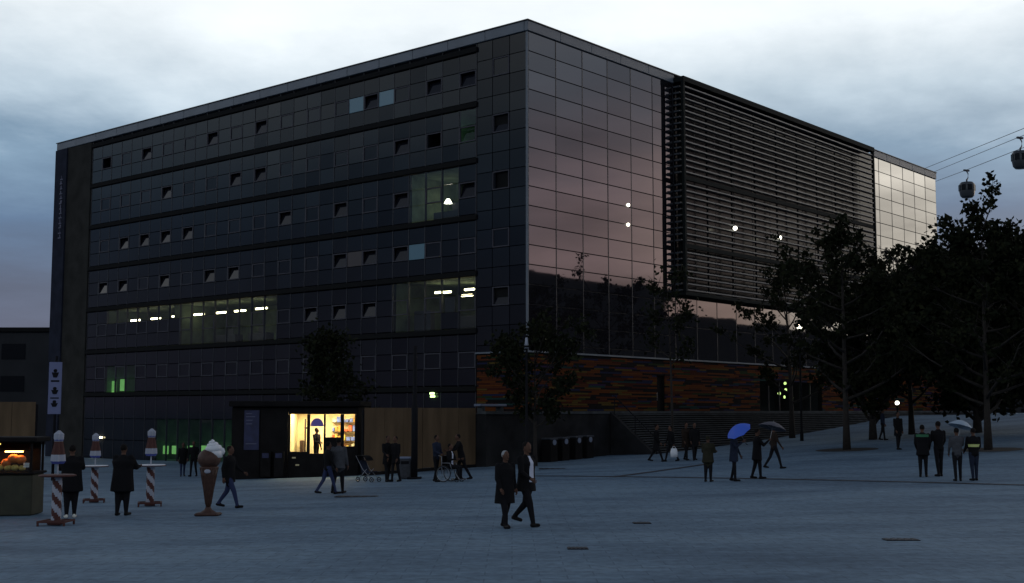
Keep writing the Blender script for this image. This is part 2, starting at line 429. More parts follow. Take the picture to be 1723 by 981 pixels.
# ------------------------------------------------------------------ the glass office building (local x: along right facade, local y: along left facade)
bld = thing('office_building', 'large six storey dark glass office building with louvred right side', 'building', CORNER, BROT)
LX, LY, ZT = 59.2, 50.2, 24.23
COLW = 41.0 / 30; Y0 = 3.8
BANDS = [23.3, 20.05, 16.75, 13.45, 10.2, 6.9, 3.6]
# core
mb = MB()
mb.box(6, LX - .3, 6, LY - .3, -3, 23.4)                      # inner core
mb.box(.15, LX - .05, .3, LY - .05, 23.4, 23.62)              # roof slab
mb.box(.4, LX - .3, LY - .25, LY, -3, 23.4); mb.box(LX - .28, LX - .03, .3, LY - .3, -3, 23.4)
part('core_wall', mb, M['core'], bld)
for z in BANDS[1:]:
    mb = MB(); mb.box(.12, 6, .4, LY - .3, z - .12, z + .12); part('floor_slab', mb, M['core'], bld)
# roof fascia panels
def fascia_run(horizontal, a, b, step=3.0):
    k = max(1, round((b - a) / step)); d = (b - a) / k; mb = MB()
    if horizontal: mb.bevbox(.012, d - .012, -.14, .12, 23.66, ZT, .02)
    else: mb.bevbox(-.14, .12, .012, d - .012, 23.66, ZT, .02)
    me = mb.mesh('fascia_panel', M['fascia'])
    for i in range(k):
        link('fascia_panel', me, bld, (a + i * d, 0, 0) if horizontal else (0, a + i * d, 0))
fascia_run(False, 0.13, LY); fascia_run(True, -.14, 14.9); fascia_run(True, 45.4, LX)
for horizontal in (0, 1):
    mb = MB()
    if horizontal: mb.box(-.2, LX + .05, -.2, .3, ZT + .005, ZT + .06)
    else: mb.box(-.2, .3, .31, LY + .05, ZT + .005, ZT + .06)
    part('roof_edge', mb, M['mullion'], bld)
mb = MB(); mb.box(.31, LX, .31, LY, 23.63, 23.9); part('roof', mb, M['core'], bld)

# left facade cells
tilt_px = [(785, 122), (730, 136), (626, 160), (443, 205), (362, 224), (250, 250), (785, 217), (677, 240), (443, 289), (400, 298), (285, 320), (785, 315), (677, 333), (577, 349), (485, 366),
           (320, 390), (283, 398), (248, 404), (212, 411), (678, 425), (625, 430), (579, 438), (400, 463), (358, 466), (283, 475), (212, 486), (178, 490), (575, 528), (624, 525), (528, 532)]
open_px = [(182, 267), (730, 230)]
blind_px = {(602, 168): 'blind', (649, 153): 'blind', (700, 418): 'blind', (601, 437): 'warm_blind'}
def cell_of(px, py):
    s, z = on_left(px, py); i = int((s - Y0) // COLW)
    for k in range(6):
        if BANDS[k + 1] < z < BANDS[k]: return (k, i)
TILT = set(cell_of(*q) for q in tilt_px); OPEN = set(cell_of(*q) for q in open_px)
BLIND = {cell_of(*q): v for q, v in blind_px.items()}
def is_clear(k, i, r):                                # r: 0 lower, 1 window row, 2 upper
    yc = Y0 + (i + .5) * COLW
    if k == 4:
        if 21.2 < yc < 33: return True
        if 33 <= yc < 41.5: return r == 2
        if yc < 10.6: return not (i in (1,) and r < 1)
    if k == 2 and 5.1 < yc < 9.3: return True
    if k == 1 and i == 0: return r >= 1
    if k == 5 and 38.4 < yc < 42.2: return r < 2
    return False
panels = []                                           # opaque panels: (y centre, z0, z1, depth key, mat)
bm_back = MB(); bm_rest = MB()
W = COLW - .05
pane_cache = {}
def pane_mesh(w, h, key, t=.03, vertical_left=True):
    q = (round(w, 3), round(h, 3), key, vertical_left)
    if q not in pane_cache:
        mb = MB()
        if vertical_left: mb.box(-t, 0, -w / 2, w / 2, 0, h)
        else: mb.box(-w / 2, w / 2, -t, 0, 0, h)
        pane_cache[q] = mb.mesh('pane', M[key])
    return pane_cache[q]
frame_cache = {}
def window(y, z0, z1, w, state, glass='dark_glass'):
    h = z1 - z0; key = (round(w, 3), round(h, 3))
    if key not in frame_cache:
        mb = MB(); b = .065
        mb.box(-.06, .05, -w / 2, w / 2, 0, b); mb.box(-.06, .05, -w / 2, w / 2, h - b, h)
        mb.box(-.058, .048, -w / 2, -w / 2 + b, b, h - b); mb.box(-.058, .048, w / 2 - b, w / 2, b, h - b)
        fm = mb.mesh('window_frame', M['frame'])
        mb = MB(); mb.box(-.015, .015, -w / 2 + .075, w / 2 - .075, .0, h - .15)
        sm = mb.mesh('pane', M['dark_glass']); mb = MB(); mb.box(-.015, .015, -w / 2 + .075, w / 2 - .075, .0, h - .15); sc = mb.mesh('pane', M['clear'])
        frame_cache[key] = (fm, sm, sc)
    fm, sm, sc = frame_cache[key]
    o = link('window', fm, bld, (0, y, z0))
    if state == 'tilt': link('pane', sm if glass != 'clear' else sc, o, (.02, 0, .075), (0, R(random.uniform(15, 18)), 0))
    elif state == 'open': link('pane', sm, o, (.03, w / 2 - .09, .075), (0, 0, R(-80))).location = (.45, w / 2 - .12, .075)
    else: link('pane', sm if glass != 'clear' else sc, o, (0, 0, .075), (R(random.uniform(-.15, .15)), R(random.uniform(-.3, .3)), 0))
indiv = []
for k in range(6):
    zt = BANDS[k] - .19; zb = BANDS[k + 1] + .19; rh = (zt - zb) / 3
    for i in range(30):
        yc = Y0 + (i + .5) * COLW
        for r in range(3):
            z0 = zb + r * rh; z1 = z0 + rh
            clear = is_clear(k, i, r)
            if r == 1 and i % 2 == 0 and not (k, i) in BLIND:
                st = 'tilt' if (k, i) in TILT else 'open' if (k, i) in OPEN else 'closed'
                window(yc, z0 + .02, z1 - .02, W - .02, st, 'clear' if clear else 'dark_glass')
                if st == 'closed' and not clear: bm_back.box(.12, .14, yc - COLW / 2, yc + COLW / 2, z0, z1)
                continue
            key = 'clear' if clear else BLIND.get((k, i), 'dark_glass') if r == 1 else 'dark_glass'
            indiv.append((yc, z0 + .025, rh - .05, key))
            if not clear: bm_back.box(.12, .14, yc - COLW / 2, yc + COLW / 2, z0, z1)
# ground storey of the left facade: taller panes
def ground_clear(yc, r): return (25.5 < yc < 35.5 and r in (0, 1))
for i in range(30):
    yc = Y0 + (i + .5) * COLW
    for r, (z0, z1) in enumerate([(-1.25, .15), (.15, 1.75), (1.75, 3.41)]):
        c = ground_clear(yc, r)
        indiv.append((yc, z0 + .025, z1 - z0 - .05, 'clear' if c else 'dark_glass'))
        if not c: bm_back.box(.12, .14, yc - COLW / 2, yc + COLW / 2, z0, z1)
    bm_back.box(.12, .14, yc - COLW / 2, yc + COLW / 2, -3, -1.25)
indiv.sort(key=lambda q: (q[3] == 'dark_glass', q[0]))
for n, (yc, z0, h, key) in enumerate(indiv):
    if n < 300:
        link('facade_panel', pane_mesh(W, h, key), bld, (0, yc, z0), (0, R(random.uniform(-.6, .6)), R(random.uniform(-.4, .4))))
    else:
        d = random.uniform(-.004, .004); bm_rest.box(-.03 + d, d, yc - W / 2, yc + W / 2, z0, z0 + h)
tag(part('facade_panels', bm_rest, M['dark_glass'], bld), kind='stuff')
part('curtain_wall_backing', bm_back, M['ledge'], bld)
mb = MB(); mb.box(-.05, .1, -.022, .022, -2.5, 23.64); me_mull = mb.mesh('mullion', M['mullion'])
for i in range(31): link('mullion', me_mull, bld, (0, Y0 + i * COLW, 0))
for k, z in enumerate(BANDS):
    mb = MB(); mb.bevbox(-.14 if k else -.16, .11, 3.72, 44.95, z - .15, z + .15, .02); part('ledge', mb, M['ledge'], bld)
# corner block of the left facade: three columns of 1.1 m panels
ROWH = 1.1; cols3 = [0.02, 1.28, 2.57, 3.76]
bk = MB(); bk.box(.12, .14, .1, 3.8, 5.6, 23.64)
cw_open = {1: 'closed', 4: 'tilt', 7: 'open', 10: 'closed', 13: 'tilt'}
for r in range(17):
    z1 = 23.64 - r * ROWH; z0 = max(z1 - ROWH, 5.62)
    if z1 - z0 < .1: continue
    for c in range(3):
        y = (cols3[c] + cols3[c + 1]) / 2; w = cols3[c + 1] - cols3[c] - .05
        if c == 1 and r in cw_open: window(y, z0 + .02, z1 - .02, w, cw_open[r])
        else: link('corner_panel', pane_mesh(w, z1 - z0 - .045, 'dark_glass'), bld, (0, y, z0 + .02), (0, R(random.uniform(-.15, .15)), R(random.uniform(-.15, .15))))
part('corner_backing', bk, M['ledge'], bld)
# left end block
mb = MB(); mb.box(-.1, .5, 44.97, 48.45, -3, 23.62); part('end_wall', mb, M['endwall'], bld)
mb = MB(); mb.box(-.22, .5, 48.46, LY, -3, 23.62); eb = part('end_wall', mb, M['endblue'], bld)
lt = []                                               # unreadable vertical lettering: small raised marks
s0, zl0 = on_left(108, 300); s1, zl1 = on_left(107, 398)
for q in range(13):
    z = zl0 + (zl1 - zl0) * q / 12; mb = MB(); hh = random.uniform(.12, .2)
    mb.box(-.26, -.221, s0 - random.uniform(.14, .24), s0 + random.uniform(.14, .24), z - hh, z - hh + .09)
    mb.box(-.262, -.2215, s0 - .2 + random.random() * .2, s0 - .1 + random.random() * .25, z - hh + .1, z + hh)
    part('letter', mb, M['letter'], bld)

# rooms with their lamps switched on, some with added glow panels
def room(y0, y1, z0, z1, depth, mat, name='room'):
    mb = MB(); x0, x1 = .16, depth
    V = [(x0, y0, z0), (x1, y0, z0), (x1, y1, z0), (x0, y1, z0), (x0, y0, z1), (x1, y0, z1), (x1, y1, z1), (x0, y1, z1)]
    mb.add(V, [(0, 1, 2, 3), (4, 7, 6, 5), (0, 4, 5, 1), (1, 5, 6, 2), (2, 6, 7, 3)])
    return part(name, mb, mat, bld)
def tubes_or_glow(pxs, dx, w, mat, r=.06, z=None):
    for px, py in pxs:
        r_ = ray(px, py); o = CORNER + UR * dx; t = ((o - EYE) @ UR) / (r_ @ UR); P = EYE + t * r_
        s = (P - CORNER) @ UL; zz_ = P[2]
        mb = MB(); mb.bevbox(dx - .05, dx + .05, s - w / 2, s + w / 2, zz_ - r, zz_ + r, .02); part('lamp_or_glow_panel', mb, M[mat], bld)
room(21.0, 33.4, 7.05, 10.05, 5.2, M['roomwall']); room(33.5, 42.3, 7.05, 10.05, 4.5, M['roomwall'])
tubes_or_glow([(440, 519), (404, 523), (372, 526), (335, 529), (298, 532), (262, 536), (228, 539)], 1.6, 1.25, 'tube')
for y0, y1 in ((22, 24.5), (26, 28), (29.5, 32)):
    mb = MB(); mb.bevbox(2.6, 3.3, y0, y1, 7.06, 7.85, .02); mb.box(2.8, 2.86, y0 + .5, y0 + 1.1, 7.86, 8.25); part('desk', mb, M['furniture'], bld)
room(3.9, 10.5, 7.05, 10.05, 5.5, M['roomwall'])
tubes_or_glow([(739, 492), (752, 491.5)], 1.8, .7, 'tube'); tubes_or_glow([(786, 497)], 1.2, .9, 'tube'); tubes_or_glow([(790, 487)], 2.6, .8, 'tube')
mb = MB(); mb.bevbox(2.0, 2.5, 4.6, 7.4, 7.06, 8.0, .02); mb.bevbox(1.2, 1.6, 8.6, 10.0, 7.06, 8.4, .02); mb.bevbox(1.4, 1.45, 6.8, 7.6, 8.2, 9.1, .01); part('cupboard', mb, M['furniture'], bld)
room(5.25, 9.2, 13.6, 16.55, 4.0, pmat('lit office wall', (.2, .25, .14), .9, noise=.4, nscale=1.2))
for px, py, dx in ((710, 330, 3.6), (754, 338, 2.2)):
    r_ = ray(px, py); o = CORNER + UR * dx; t = ((o - EYE) @ UR) / (r_ @ UR); P = EYE + t * r_; s = (P - CORNER) @ UL
    mb = MB(); mb.loft([(P[2] - .16, dx, s, .26, .26), (P[2] + .12, dx, s, .1, .1)], 12); lamp = part('desk_lamp', mb, M['bulb' if dx < 3 else 'tube'], bld)
    mb = MB(); mb.tube((dx, s, 13.65), (dx, s, P[2] - .17), .025); part('lamp_stem', mb, M['furniture'], lamp)
mb = MB(); mb.bevbox(1.4, 2.2, 5.6, 8.6, 13.61, 14.35, .02); mb.bevbox(2.3, 2.7, 7.3, 7.9, 14.0, 15.0, .05); mb.bevbox(1.7, 2.0, 6.1, 6.7, 14.36, 14.9, .03); part('desk', mb, M['furniture'], bld)
room(3.85, 5.2, 17.0, 19.85, 3.0, M['roomgreen']); tubes_or_glow([(789, 208)], 1.8, .8, 'tubegreen', .05)
room(25.2, 35.9, -1.2, 1.72, 4.5, M['roomgreen']); tubes_or_glow([(279, 757), (294, 757), (320, 757), (343, 757), (366, 757), (389, 757)], .7, .62, 'green_glow', .3)  # glow panels added for the bright green lower row, no tubes here
room(38.3, 42.2, 3.75, 6.7, 3.0, M['roomgreen']); tubes_or_glow([(192, 651), (206, 648)], .7, .55, 'green_glow', .45)  # glow panels added for the green upper windows
tubes_or_glow([(727, 662), (728, 667)], -.16, .35, 'tubegreen', .06)
tubes_or_glow([(166, 736)], -.16, .9, 'tube', .06)

# right facade: mirror glass
def right_panes(us, z_top, z_bot, rowh, key, name, jit=.18):
    z1 = z_top
    while z1 - z_bot > .15:
        z0 = max(z1 - rowh, z_bot)
        for a, b in zip(us[:-1], us[1:]):
            link(name, pane_mesh(b - a - .07, z1 - z0 - .06, key, .03, False), bld, ((a + b) / 2, 0, z0 + .03), (R(random.uniform(-jit, jit)), 0, R(random.uniform(-jit, jit))))
        z1 = z0
uL_ = [.05, 2.53, 5.06, 7.58, 10.04, 12.45, 14.85]
right_panes(uL_, 23.64, 5.62, ROWH, 'mirror_glass', 'glass_pane')
uR_ = [45.5] + [46.7 + 2.5 * i for i in range(6)]
right_panes(uR_, 23.64, 5.62, ROWH, 'mirror_glass', 'glass_pane')
uM_ = [14.9 + (45.4 - 14.9) * i / 12 for i in range(13)]
right_panes(uM_, 23.64, 9.95, 3.3, 'louvre_glass', 'glass_pane')
right_panes(uM_, 9.9, 5.62, 2.13, 'mirror_glass', 'glass_pane')
mb = MB(); mb.box(.16, LX - .02, .05, .07, 5.6, 23.64); part('curtain_wall_backing', mb, M['mullion'], bld)
mb = MB(); mb.box(LX - .06, LX, -.03, .3, 5.6, 23.64); part('corner_post', mb, M['mullion'], bld)
mb = MB(); mb.bevbox(-.05, .05, -.05, .09, 5.6, 23.64, .015); part('corner_post', mb, M['fascia'], bld)
mb = MB(); mb.box(-.028, .028, -.045, .04, 5.6, 23.64); me_m2 = mb.mesh('mullion', M['mullion'])
for u in uL_[1:] + uR_[:-1] + uM_[1:-1]: link('mullion', me_m2, bld, (u, 0, 0))
# louvre screen standing 1.6 m in front of the glass
OFF = .8; U0 = on_right(1151, 300, OFF)[0]; U1 = on_right(1470, 320, OFF)[0]; ZL0, ZL1 = 9.95, on_right(1152, 128, .9)[1]
nsl = 34; dz = (ZL1 - .35 - ZL0) / nsl
cuts = [U0 + .1 + (U1 - U0 - .2) * i / 9 for i in range(10)]
mb = MB(); mb.bevbox(U0 + .12, U1 - .12, -OFF - .06, -OFF + .24, -.05, .05, .012)
me_sl = mb.mesh('louvre_slat', M['slat'])
mb = MB(); mb.box(U0 - .06, U0 + .2, -OFF + .26, -.1, -.05, .05); me_ss = mb.mesh('louvre_slat', M['slat'])
for i in range(nsl):
    z = ZL0 + .12 + i * dz
    if i in (7, 18): continue
    link('louvre_slat', me_sl, bld, (0, random.uniform(-.006, .006), z), (0, R(random.uniform(-.03, .03)), 0)); link('louvre_slat', me_ss, bld, (0, 0, z))
for i in (7, 18):
    z = ZL0 + .12 + i * dz; mb = MB(); mb.box(U0 + .1, U1 - .1, -OFF - .03, -OFF + .15, z - .1, z + .18); part('louvre_beam', mb, M['louvre_frame'], bld)
mb = MB(); mb.box(U0 - .1, U1 + .1, -OFF - .12, .02, ZL1 - .34, ZL1); part('louvre_head', mb, M['louvre_frame'], bld)
mb = MB(); mb.box(U0 - .06, U1 + .06, -OFF - .08, -.06, ZL0 - .22, ZL0); part('louvre_sill', mb, M['louvre_frame'], bld)
for u in (U0, U1):
    mb = MB(); mb.box(u - .1, u + .1, -OFF - .1, -OFF + .1, ZL0, ZL1 - .35); part('louvre_post', mb, M['louvre_frame'], bld)
mb = MB(); mb.box(U0 + .21, U0 + .3, -OFF * .45 - .03, -OFF * .45 + .03, ZL0, ZL1 - .35); part('louvre_post', mb, M['louvre_frame'], bld)
mb = MB(); mb.box(U0 + .31, U0 + .35, -OFF + .26, -.1, ZL0, ZL1 - .35); part('louvre_dark_sheet', mb, M['ledge'], bld)  # dark sheet added to darken the side return behind its slats
for u in cuts[1:-1]:
    mb = MB(); mb.box(u - .04, u + .04, -OFF + .25, -OFF + .34, ZL0, ZL1 - .35); part('louvre_post', mb, M['louvre_frame'], bld)
for k in range(14):                                  # brackets from the glass to the screen
    u = U0 + 1 + k * 2.0
    mb = MB(); mb.box(u - .03, u + .03, -OFF + .35, -.05, 10.0, 10.1); part('bracket', mb, M['louvre_frame'], bld)
for px, py, off in ((1237, 384, OFF + .22), (1312, 400, OFF + .22), (1057, 345, .05), (1057, 378, .05)):  # light points of unknown source, added to the facade as glowing balls
    u, z = on_right(px, py, off); rr = .15 if off > 1 else .11
    mb = MB(); mb.ball((u, -off, z), rr, n=10); o = part('light_point', mb, M['bulb'], bld, True)
    mb = MB(); mb.box(u - .03, u + .03, -off + rr * .7, -off + rr + .02, z - .03, z + .03); part('light_point_arm', mb, M['post'], o)

# coloured stripe cladding of the entrance level
stripe_cols = [(.36, .10, .02), (.26, .07, .025), (.18, .04, .02), (.30, .19, .04), (.05, .06, .16), (.10, .05, .16), (.04, .13, .12), (.07, .11, .04), (.025, .02, .02), (.03, .025, .03)]
smats = [pmat('cladding colour %d' % i, tuple(np.array(c) * .30 + .004), .85, spec=.08) for i, c in enumerate(stripe_cols)]
wts = [7, 5, 4, 3, 2, 1, 1, 2, 5, 4]
mb = MB(); rng = random.Random(3)
def clad(a, b, right):
    z = 2.25
    while z < 5.5:
        h = .105; x = a - rng.uniform(0, 1)
        while x < b:
            l = rng.uniform(.5, 2.4); c = rng.choices(range(10), wts)[0]; p = rng.uniform(.0, .025)
            xa, xb = max(x, a), min(x + l - .012, b)
            if xb - xa > .05:
                if right:
                    spans = [(xa, xb)]
                    for ga, gb, gtop in ((12.6, 13.5, 4.6), (25.6, 35.2, 4.55)):   # door and entrance openings
                        if z + h > gtop: continue
                        spans = [q for c0, c1 in spans for q in ((c0, min(c1, ga)), (max(c0, gb), c1)) if q[1] - q[0] > .03]
                    for c0, c1 in spans: mb.box(c0, c1, -.04 - p, 0, z, z + h - .012, c)
                else: mb.box(-.04 - p, 0, xa, xb, z, z + h - .012, c)
            x += l
        z += h
clad(.0, 45.4, True); clad(.04, 3.7, False); clad(45.5, LX, True)
tag(part('stripe_cladding', mb, smats, bld), kind='stuff')
mb = MB(); mb.box(.1, 12.6, .02, .3, -3, 5.6); mb.box(13.5, 25.6, .02, .3, -3, 5.6); mb.box(35.2, LX - .3, .02, .3, -3, 5.6); mb.box(12.6, 13.5, .02, .3, 4.6, 5.6); mb.box(25.6, 35.2, .02, .3, 4.55, 5.6)
mb.box(.02, .11, .3, 3.8, -3, 5.6); part('cladding_backing', mb, M['ledge'], bld)
mb = MB(); mb.box(12.62, 13.48, .1, .16, 2.25, 4.58); d_ = part('door', mb, M['kioskdark'], bld)
mb = MB(); mb.box(12.75, 12.79, .04, .1, 3.0, 3.5); part('handle', mb, M['chrome'], d_)
mb = MB(); V = [(25.6, .3, 2.22), (35.2, .3, 2.22), (35.2, 4, 2.22), (25.6, 4, 2.22), (25.6, .3, 4.6), (35.2, .3, 4.6), (35.2, 4, 4.6), (25.6, 4, 4.6)]
mb.add(V, [(0, 1, 2, 3), (4, 7, 6, 5), (0, 3, 7, 4), (1, 5, 6, 2), (3, 2, 6, 7)]); part('entrance_hall', mb, M['core'], bld)
for i in range(6):
    link('entrance_pane', pane_mesh(1.5, 2.26, 'clear', .02, False), bld, (26.4 + 1.6 * i, .2, 2.27))
    mb = MB(); mb.box(25.6 + 1.6 * i, 25.66 + 1.6 * i, .14, .26, 2.25, 4.56); part('door_post', mb, M['mullion'], bld)
for px, py, key, rx, rz in [(1321, 645, 'bulbgreen', .17, .12), (1322, 656, 'bulbgreen', .15, .13), (1311, 662, 'bulbgreen', .2, .14), (1320, 668, 'bulbgreen', .09, .13), (1332, 654, 'bulbgreen', .09, .06), (1333, 669, 'bulbgreen', .09, .06),
                            (1373, 656, 'bulborange', .13, .4), (1394, 649, 'bulborange', .1, .16)]:
    u, z = on_right(px, py, -1.2); mb = MB(); mb.ball((u, 1.2, z), rx, .08, rz, 10); part('hall_lamp', mb, M[key], bld, True)
mb = MB(); mb.bevbox(-.1, LX, -.16, -.07, 5.56, 5.66, .01); part('cornice', mb, M['fascia'], bld)
mb = MB(); mb.bevbox(-.16, -.07, .0, 3.75, 5.56, 5.66, .01); part('cornice', mb, M['fascia'], bld)

# ------------------------------------------------------------------ terrace, stairs and retaining wall (same local frame, own objects)
def local_obj(name, mb, mat, **kw):
    o = part(name, mb, mat, None, False, tuple(CORNER), (0, 0, BROT)); return tag(o, **kw)
TO = 3.6; TZ = 2.2
mb = MB(); mb.box(-7.5, 58, -TO, -.03, -3, TZ); mb.box(-7.5, -.03, -.03, 3.75, -3, TZ)
local_obj('terrace', mb, M['darkconcrete'], kind='structure')
mb = MB(); mb.box(-7.55, 58, -TO - .06, -TO + .5, TZ + .004, TZ + .14); local_obj('terrace_edge', mb, M['concrete'], kind='structure')
st = thing('stairs', 'wide dark stone steps leading up to the striped wall', 'stairs', CORNER, BROT)
NS = 18; RH = TZ / NS
for i in range(NS):                                   # each step: slab with a projecting nose over a recessed riser, near-black as painted shade
    z1 = TZ - RH * (i + 1) + .09; y1 = -TO - .062 - .165 * i; mb = MB()
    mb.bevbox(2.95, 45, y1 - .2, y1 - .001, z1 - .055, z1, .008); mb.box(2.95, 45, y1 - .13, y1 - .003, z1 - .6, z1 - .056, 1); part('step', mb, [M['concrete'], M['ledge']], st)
mb = MB()
mb.add([(2.6, -TO - .07, -3), (2.6, -TO - 3.1, -3), (2.6, -TO - 3.1, -.1), (2.6, -TO - .07, TZ + .1), (2.9, -TO - .07, -3), (2.9, -TO - 3.1, -3), (2.9, -TO - 3.1, -.1), (2.9, -TO - .07, TZ + .1)],
       [(0, 1, 2, 3), (7, 6, 5, 4), (0, 4, 5, 1), (1, 5, 6, 2), (2, 6, 7, 3), (3, 7, 4, 0)])
part('side_wall', mb, M['darkconcrete'], st)
hr = MB(); hr.tube((2.75, -TO - .2, TZ + 1.0), (2.75, -TO - 3.0, .85), .03)
for q in (.25, 1.6, 2.95): hr.tube((2.75, -TO - q, TZ - q * .78), (2.75, -TO - q, TZ + 1.05 - q * .78), .025)
part('handrail', hr, M['post'], st)
bn = thing('stone_bench', 'pale blue stone bench on the terrace left of the corner tree', 'bench', CORNER, BROT)
mb = MB(); mb.bevbox(-6.9, -4.9, -TO + .9, -TO + 1.35, TZ + .38, TZ + .5, .02); part('seat', mb, M['stripe'], bn)
for u in (-6.6, -5.2):
    mb = MB(); mb.bevbox(u - .12, u + .12, -TO + .95, -TO + 1.3, TZ, TZ + .379, .02); part('leg', mb, M['concrete'], bn)

def to_world(u, o, z=0):
    p = CORNER + UR * u - UL * o; return p[0], p[1], z
# service cabinets in front of the retaining wall
for k, (px, lab) in enumerate([(925, 'leftmost of four dark bins against the terrace wall'), (945, 'second from left of four dark bins against the terrace wall'),
                               (967, 'third from left of four dark bins against the terrace wall'), (986, 'rightmost of four dark bins against the terrace wall')]):
    r = ray(px, 770); q = CORNER - UL * (TO + .5); t = ((q - EYE) @ UL) / (r @ UL); P = EYE + t * r
    t = thing('waste_bin', lab, 'bin', (P[0], P[1], gz(P[0], P[1])), BROT, 'dark bins against the terrace wall')
    mb = MB(); mb.bevbox(-.3, .3, -.3, .3, 0, 1.1, .03); part('body', mb, M['kioskdark'], t)
    mb = MB(); mb.bevbox(-.32, .32, -.32, .32, 1.101, 1.2, .03); lid = part('lid', mb, M['greycoat'], t)
    mb = MB(); mb.tube((0, -.325, .98), (0, -.302, .98), .14, n=14); part('flap', mb, M['stripe'], t)

# ------------------------------------------------------------------ hoarding of plywood sheets
def hoarding(label, pts, top, nsheet):
    A, B = np.array(pts[0]), np.array(pts[1]); d = B - A; Lh = np.linalg.norm(d); ang = math.atan2(d[1], d[0])
    t = thing('plywood_hoarding', label, 'hoarding', (A[0], A[1], 0), ang, 'plywood hoardings')
    for i in range(nsheet):
        x0, x1 = Lh * i / nsheet + .006, Lh * (i + 1) / nsheet - .006
        xm = A + d * (i + .5) / nsheet; zb = gz(xm[0], xm[1]) - .3
        mb = MB(); j = random.uniform(-.008, .008); mb.bevbox(x0, x1, -.02 + j, j, zb + .45, top, .006); part('plywood_sheet', mb, M['plywood'], t)
        mb = MB(); mb.box(x0, x1, -.03, .02, zb, zb + .44); part('base_board', mb, M['kioskdark'], t)
    for i in range(nsheet + 1):
        x0 = Lh * i / nsheet; mb = MB(); mb.box(x0 - .05, x0 + .05, .021, .12, -1.6, top - .1); part('post', mb, M['post'], t)
P0 = to_world(-14.9, 3.0); P1 = to_world(-7.6, 3.0)
hoarding('brown plywood hoarding between the lit kiosk and the dark terrace', (P0[:2], P1[:2]), 2.5, 6)
A = at(-20, 700, 54); B = at(60, 700, 54)
hoarding('brown plywood hoarding behind the food stall on the left', (A[:2], B[:2]), 2.75, 2)

# ------------------------------------------------------------------ the lit kiosk
KY = 55.3
kx = lambda px: (px - 861.5) / F_PX * KY * .9985
kz = lambda py: 2.4 - (py - 689.8) / F_PX * KY
ki = thing('kiosk', 'dark kiosk with brightly lit yellow shop windows and a doorway', 'kiosk', (0, KY, 0), 0)
XL, XR, KB, KT = kx(392), kx(604), -1.0, kz(684)
mb = MB()
mb.box(XL, XR, 4.0, 4.1, KB, KT); mb.box(XL, XL + .1, .1, 3.99, KB, KT); mb.box(XR - .1, XR, .1, 3.99, KB, KT)
part('outer_wall', mb, M['kioskdark'], ki)
mb = MB(); mb.bevbox(XL - .1, XR + .1, -.25, 4.2, KT + .004, KT + .25, .03); part('roof', mb, M['kioskdark'], ki)
zf = kz(783); mb = MB(); mb.box(XL + .1, XR - .1, .1, 3.99, KB, zf - .05); part('floor', mb, M['kioskdark'], ki)
# inside: cream walls
xi0 = kx(486); mb = MB()
V = [(xi0, .12, zf), (XR - .12, .12, zf), (XR - .12, 2.6, zf), (xi0, 2.6, zf), (xi0, .12, kz(692)), (XR - .12, .12, kz(692)), (XR - .12, 2.6, kz(692)), (xi0, 2.6, kz(692))]
mb.add(V, [(0, 3, 7, 4), (1, 5, 6, 2), (3, 2, 6, 7), (4, 7, 6, 5)]); part('inner_wall', mb, M['cream'], ki)
for a, b in ((492, 517), (524, 545), (550, 573), (580, 596)):
    mb = MB(); mb.bevbox(kx(a), kx(b), .6, 1.6, kz(693.5), kz(692.5), .005); part('ceiling_light', mb, M['kiosklight'], ki)
rng = random.Random(5)
gcol = [pmat('goods %d' % i, c, .6) for i, c in enumerate([(.6, .1, .03), (.7, .5, .1), (.15, .2, .5), (.6, .55, .4), (.1, .3, .1), (.5, .25, .05)])]
for zz_ in (kz(760), kz(744), kz(728), kz(712)):
    mb = MB(); mb.box(kx(548), XR - .2, 2.25, 2.58, zz_, zz_ + .03); sh = part('shelf', mb, M['plywood'], ki)
    x = kx(548)
    while x < XR - .35:
        g = rng.uniform(.08, .2); hgt = rng.uniform(.15, .32); mb = MB(); mb.bevbox(x, x + g, 2.3, 2.5, zz_ + .031, zz_ + hgt, .01); part('goods', mb, rng.choice(gcol), sh); x += g + rng.uniform(.01, .06)
mb = MB(); mb.box(kx(504), kx(506), 1.6, 1.75, zf, kz(705)); mb.box(kx(504), kx(513), 1.58, 1.64, kz(722), kz(719)); mb.bevbox(kx(494), kx(500), 1.9, 2.3, zf, kz(742), .03); part('display_stand', mb, M['brown'], ki)
# front: solid pieces round the openings
ops = [(490, 518, 697, 759), (523, 546, 702, 762), (549, 574, 698, 735), (580, 598, 699, 750)]
def front(a, b, c, d, key='kioskdark', y0=0.0, y1=.1, name='front_panel'):
    mb = MB(); mb.bevbox(kx(a), kx(b), y0, y1, kz(d), kz(c), .008); return part(name, mb, M[key], ki)
xs = [392, 440, 486.5]
for a, b in zip(xs[:-1], xs[1:]): front(a, b - .4, 686, 845)
front(487, 604, 686, 696.6, y0=-.02)
for a, b in ((486.8, 489.9), (518.1, 522.9), (546.1, 548.9), (574.1, 579.9), (598.1, 604)): front(a, b, 696.8, 845, y0=-.01, y1=.12, name='front_post')
front(490, 518, 759, 845); front(549, 574, 735.2, 845); front(580, 598, 750.2, 845)
front(523, 546, 762, 845)
mb = MB(); mb.box(kx(549.5), kx(573.5), .02, .35, kz(739), kz(735.5)); part('counter', mb, M['kioskdark'], ki)
for (a, b, c, d) in ops:
    if a == 523: continue
    mb = MB(); mb.box(kx(a) + .003, kx(b) - .003, .04, .055, kz(d), kz(c)); part('window_pane', mb, M['clear'], ki)
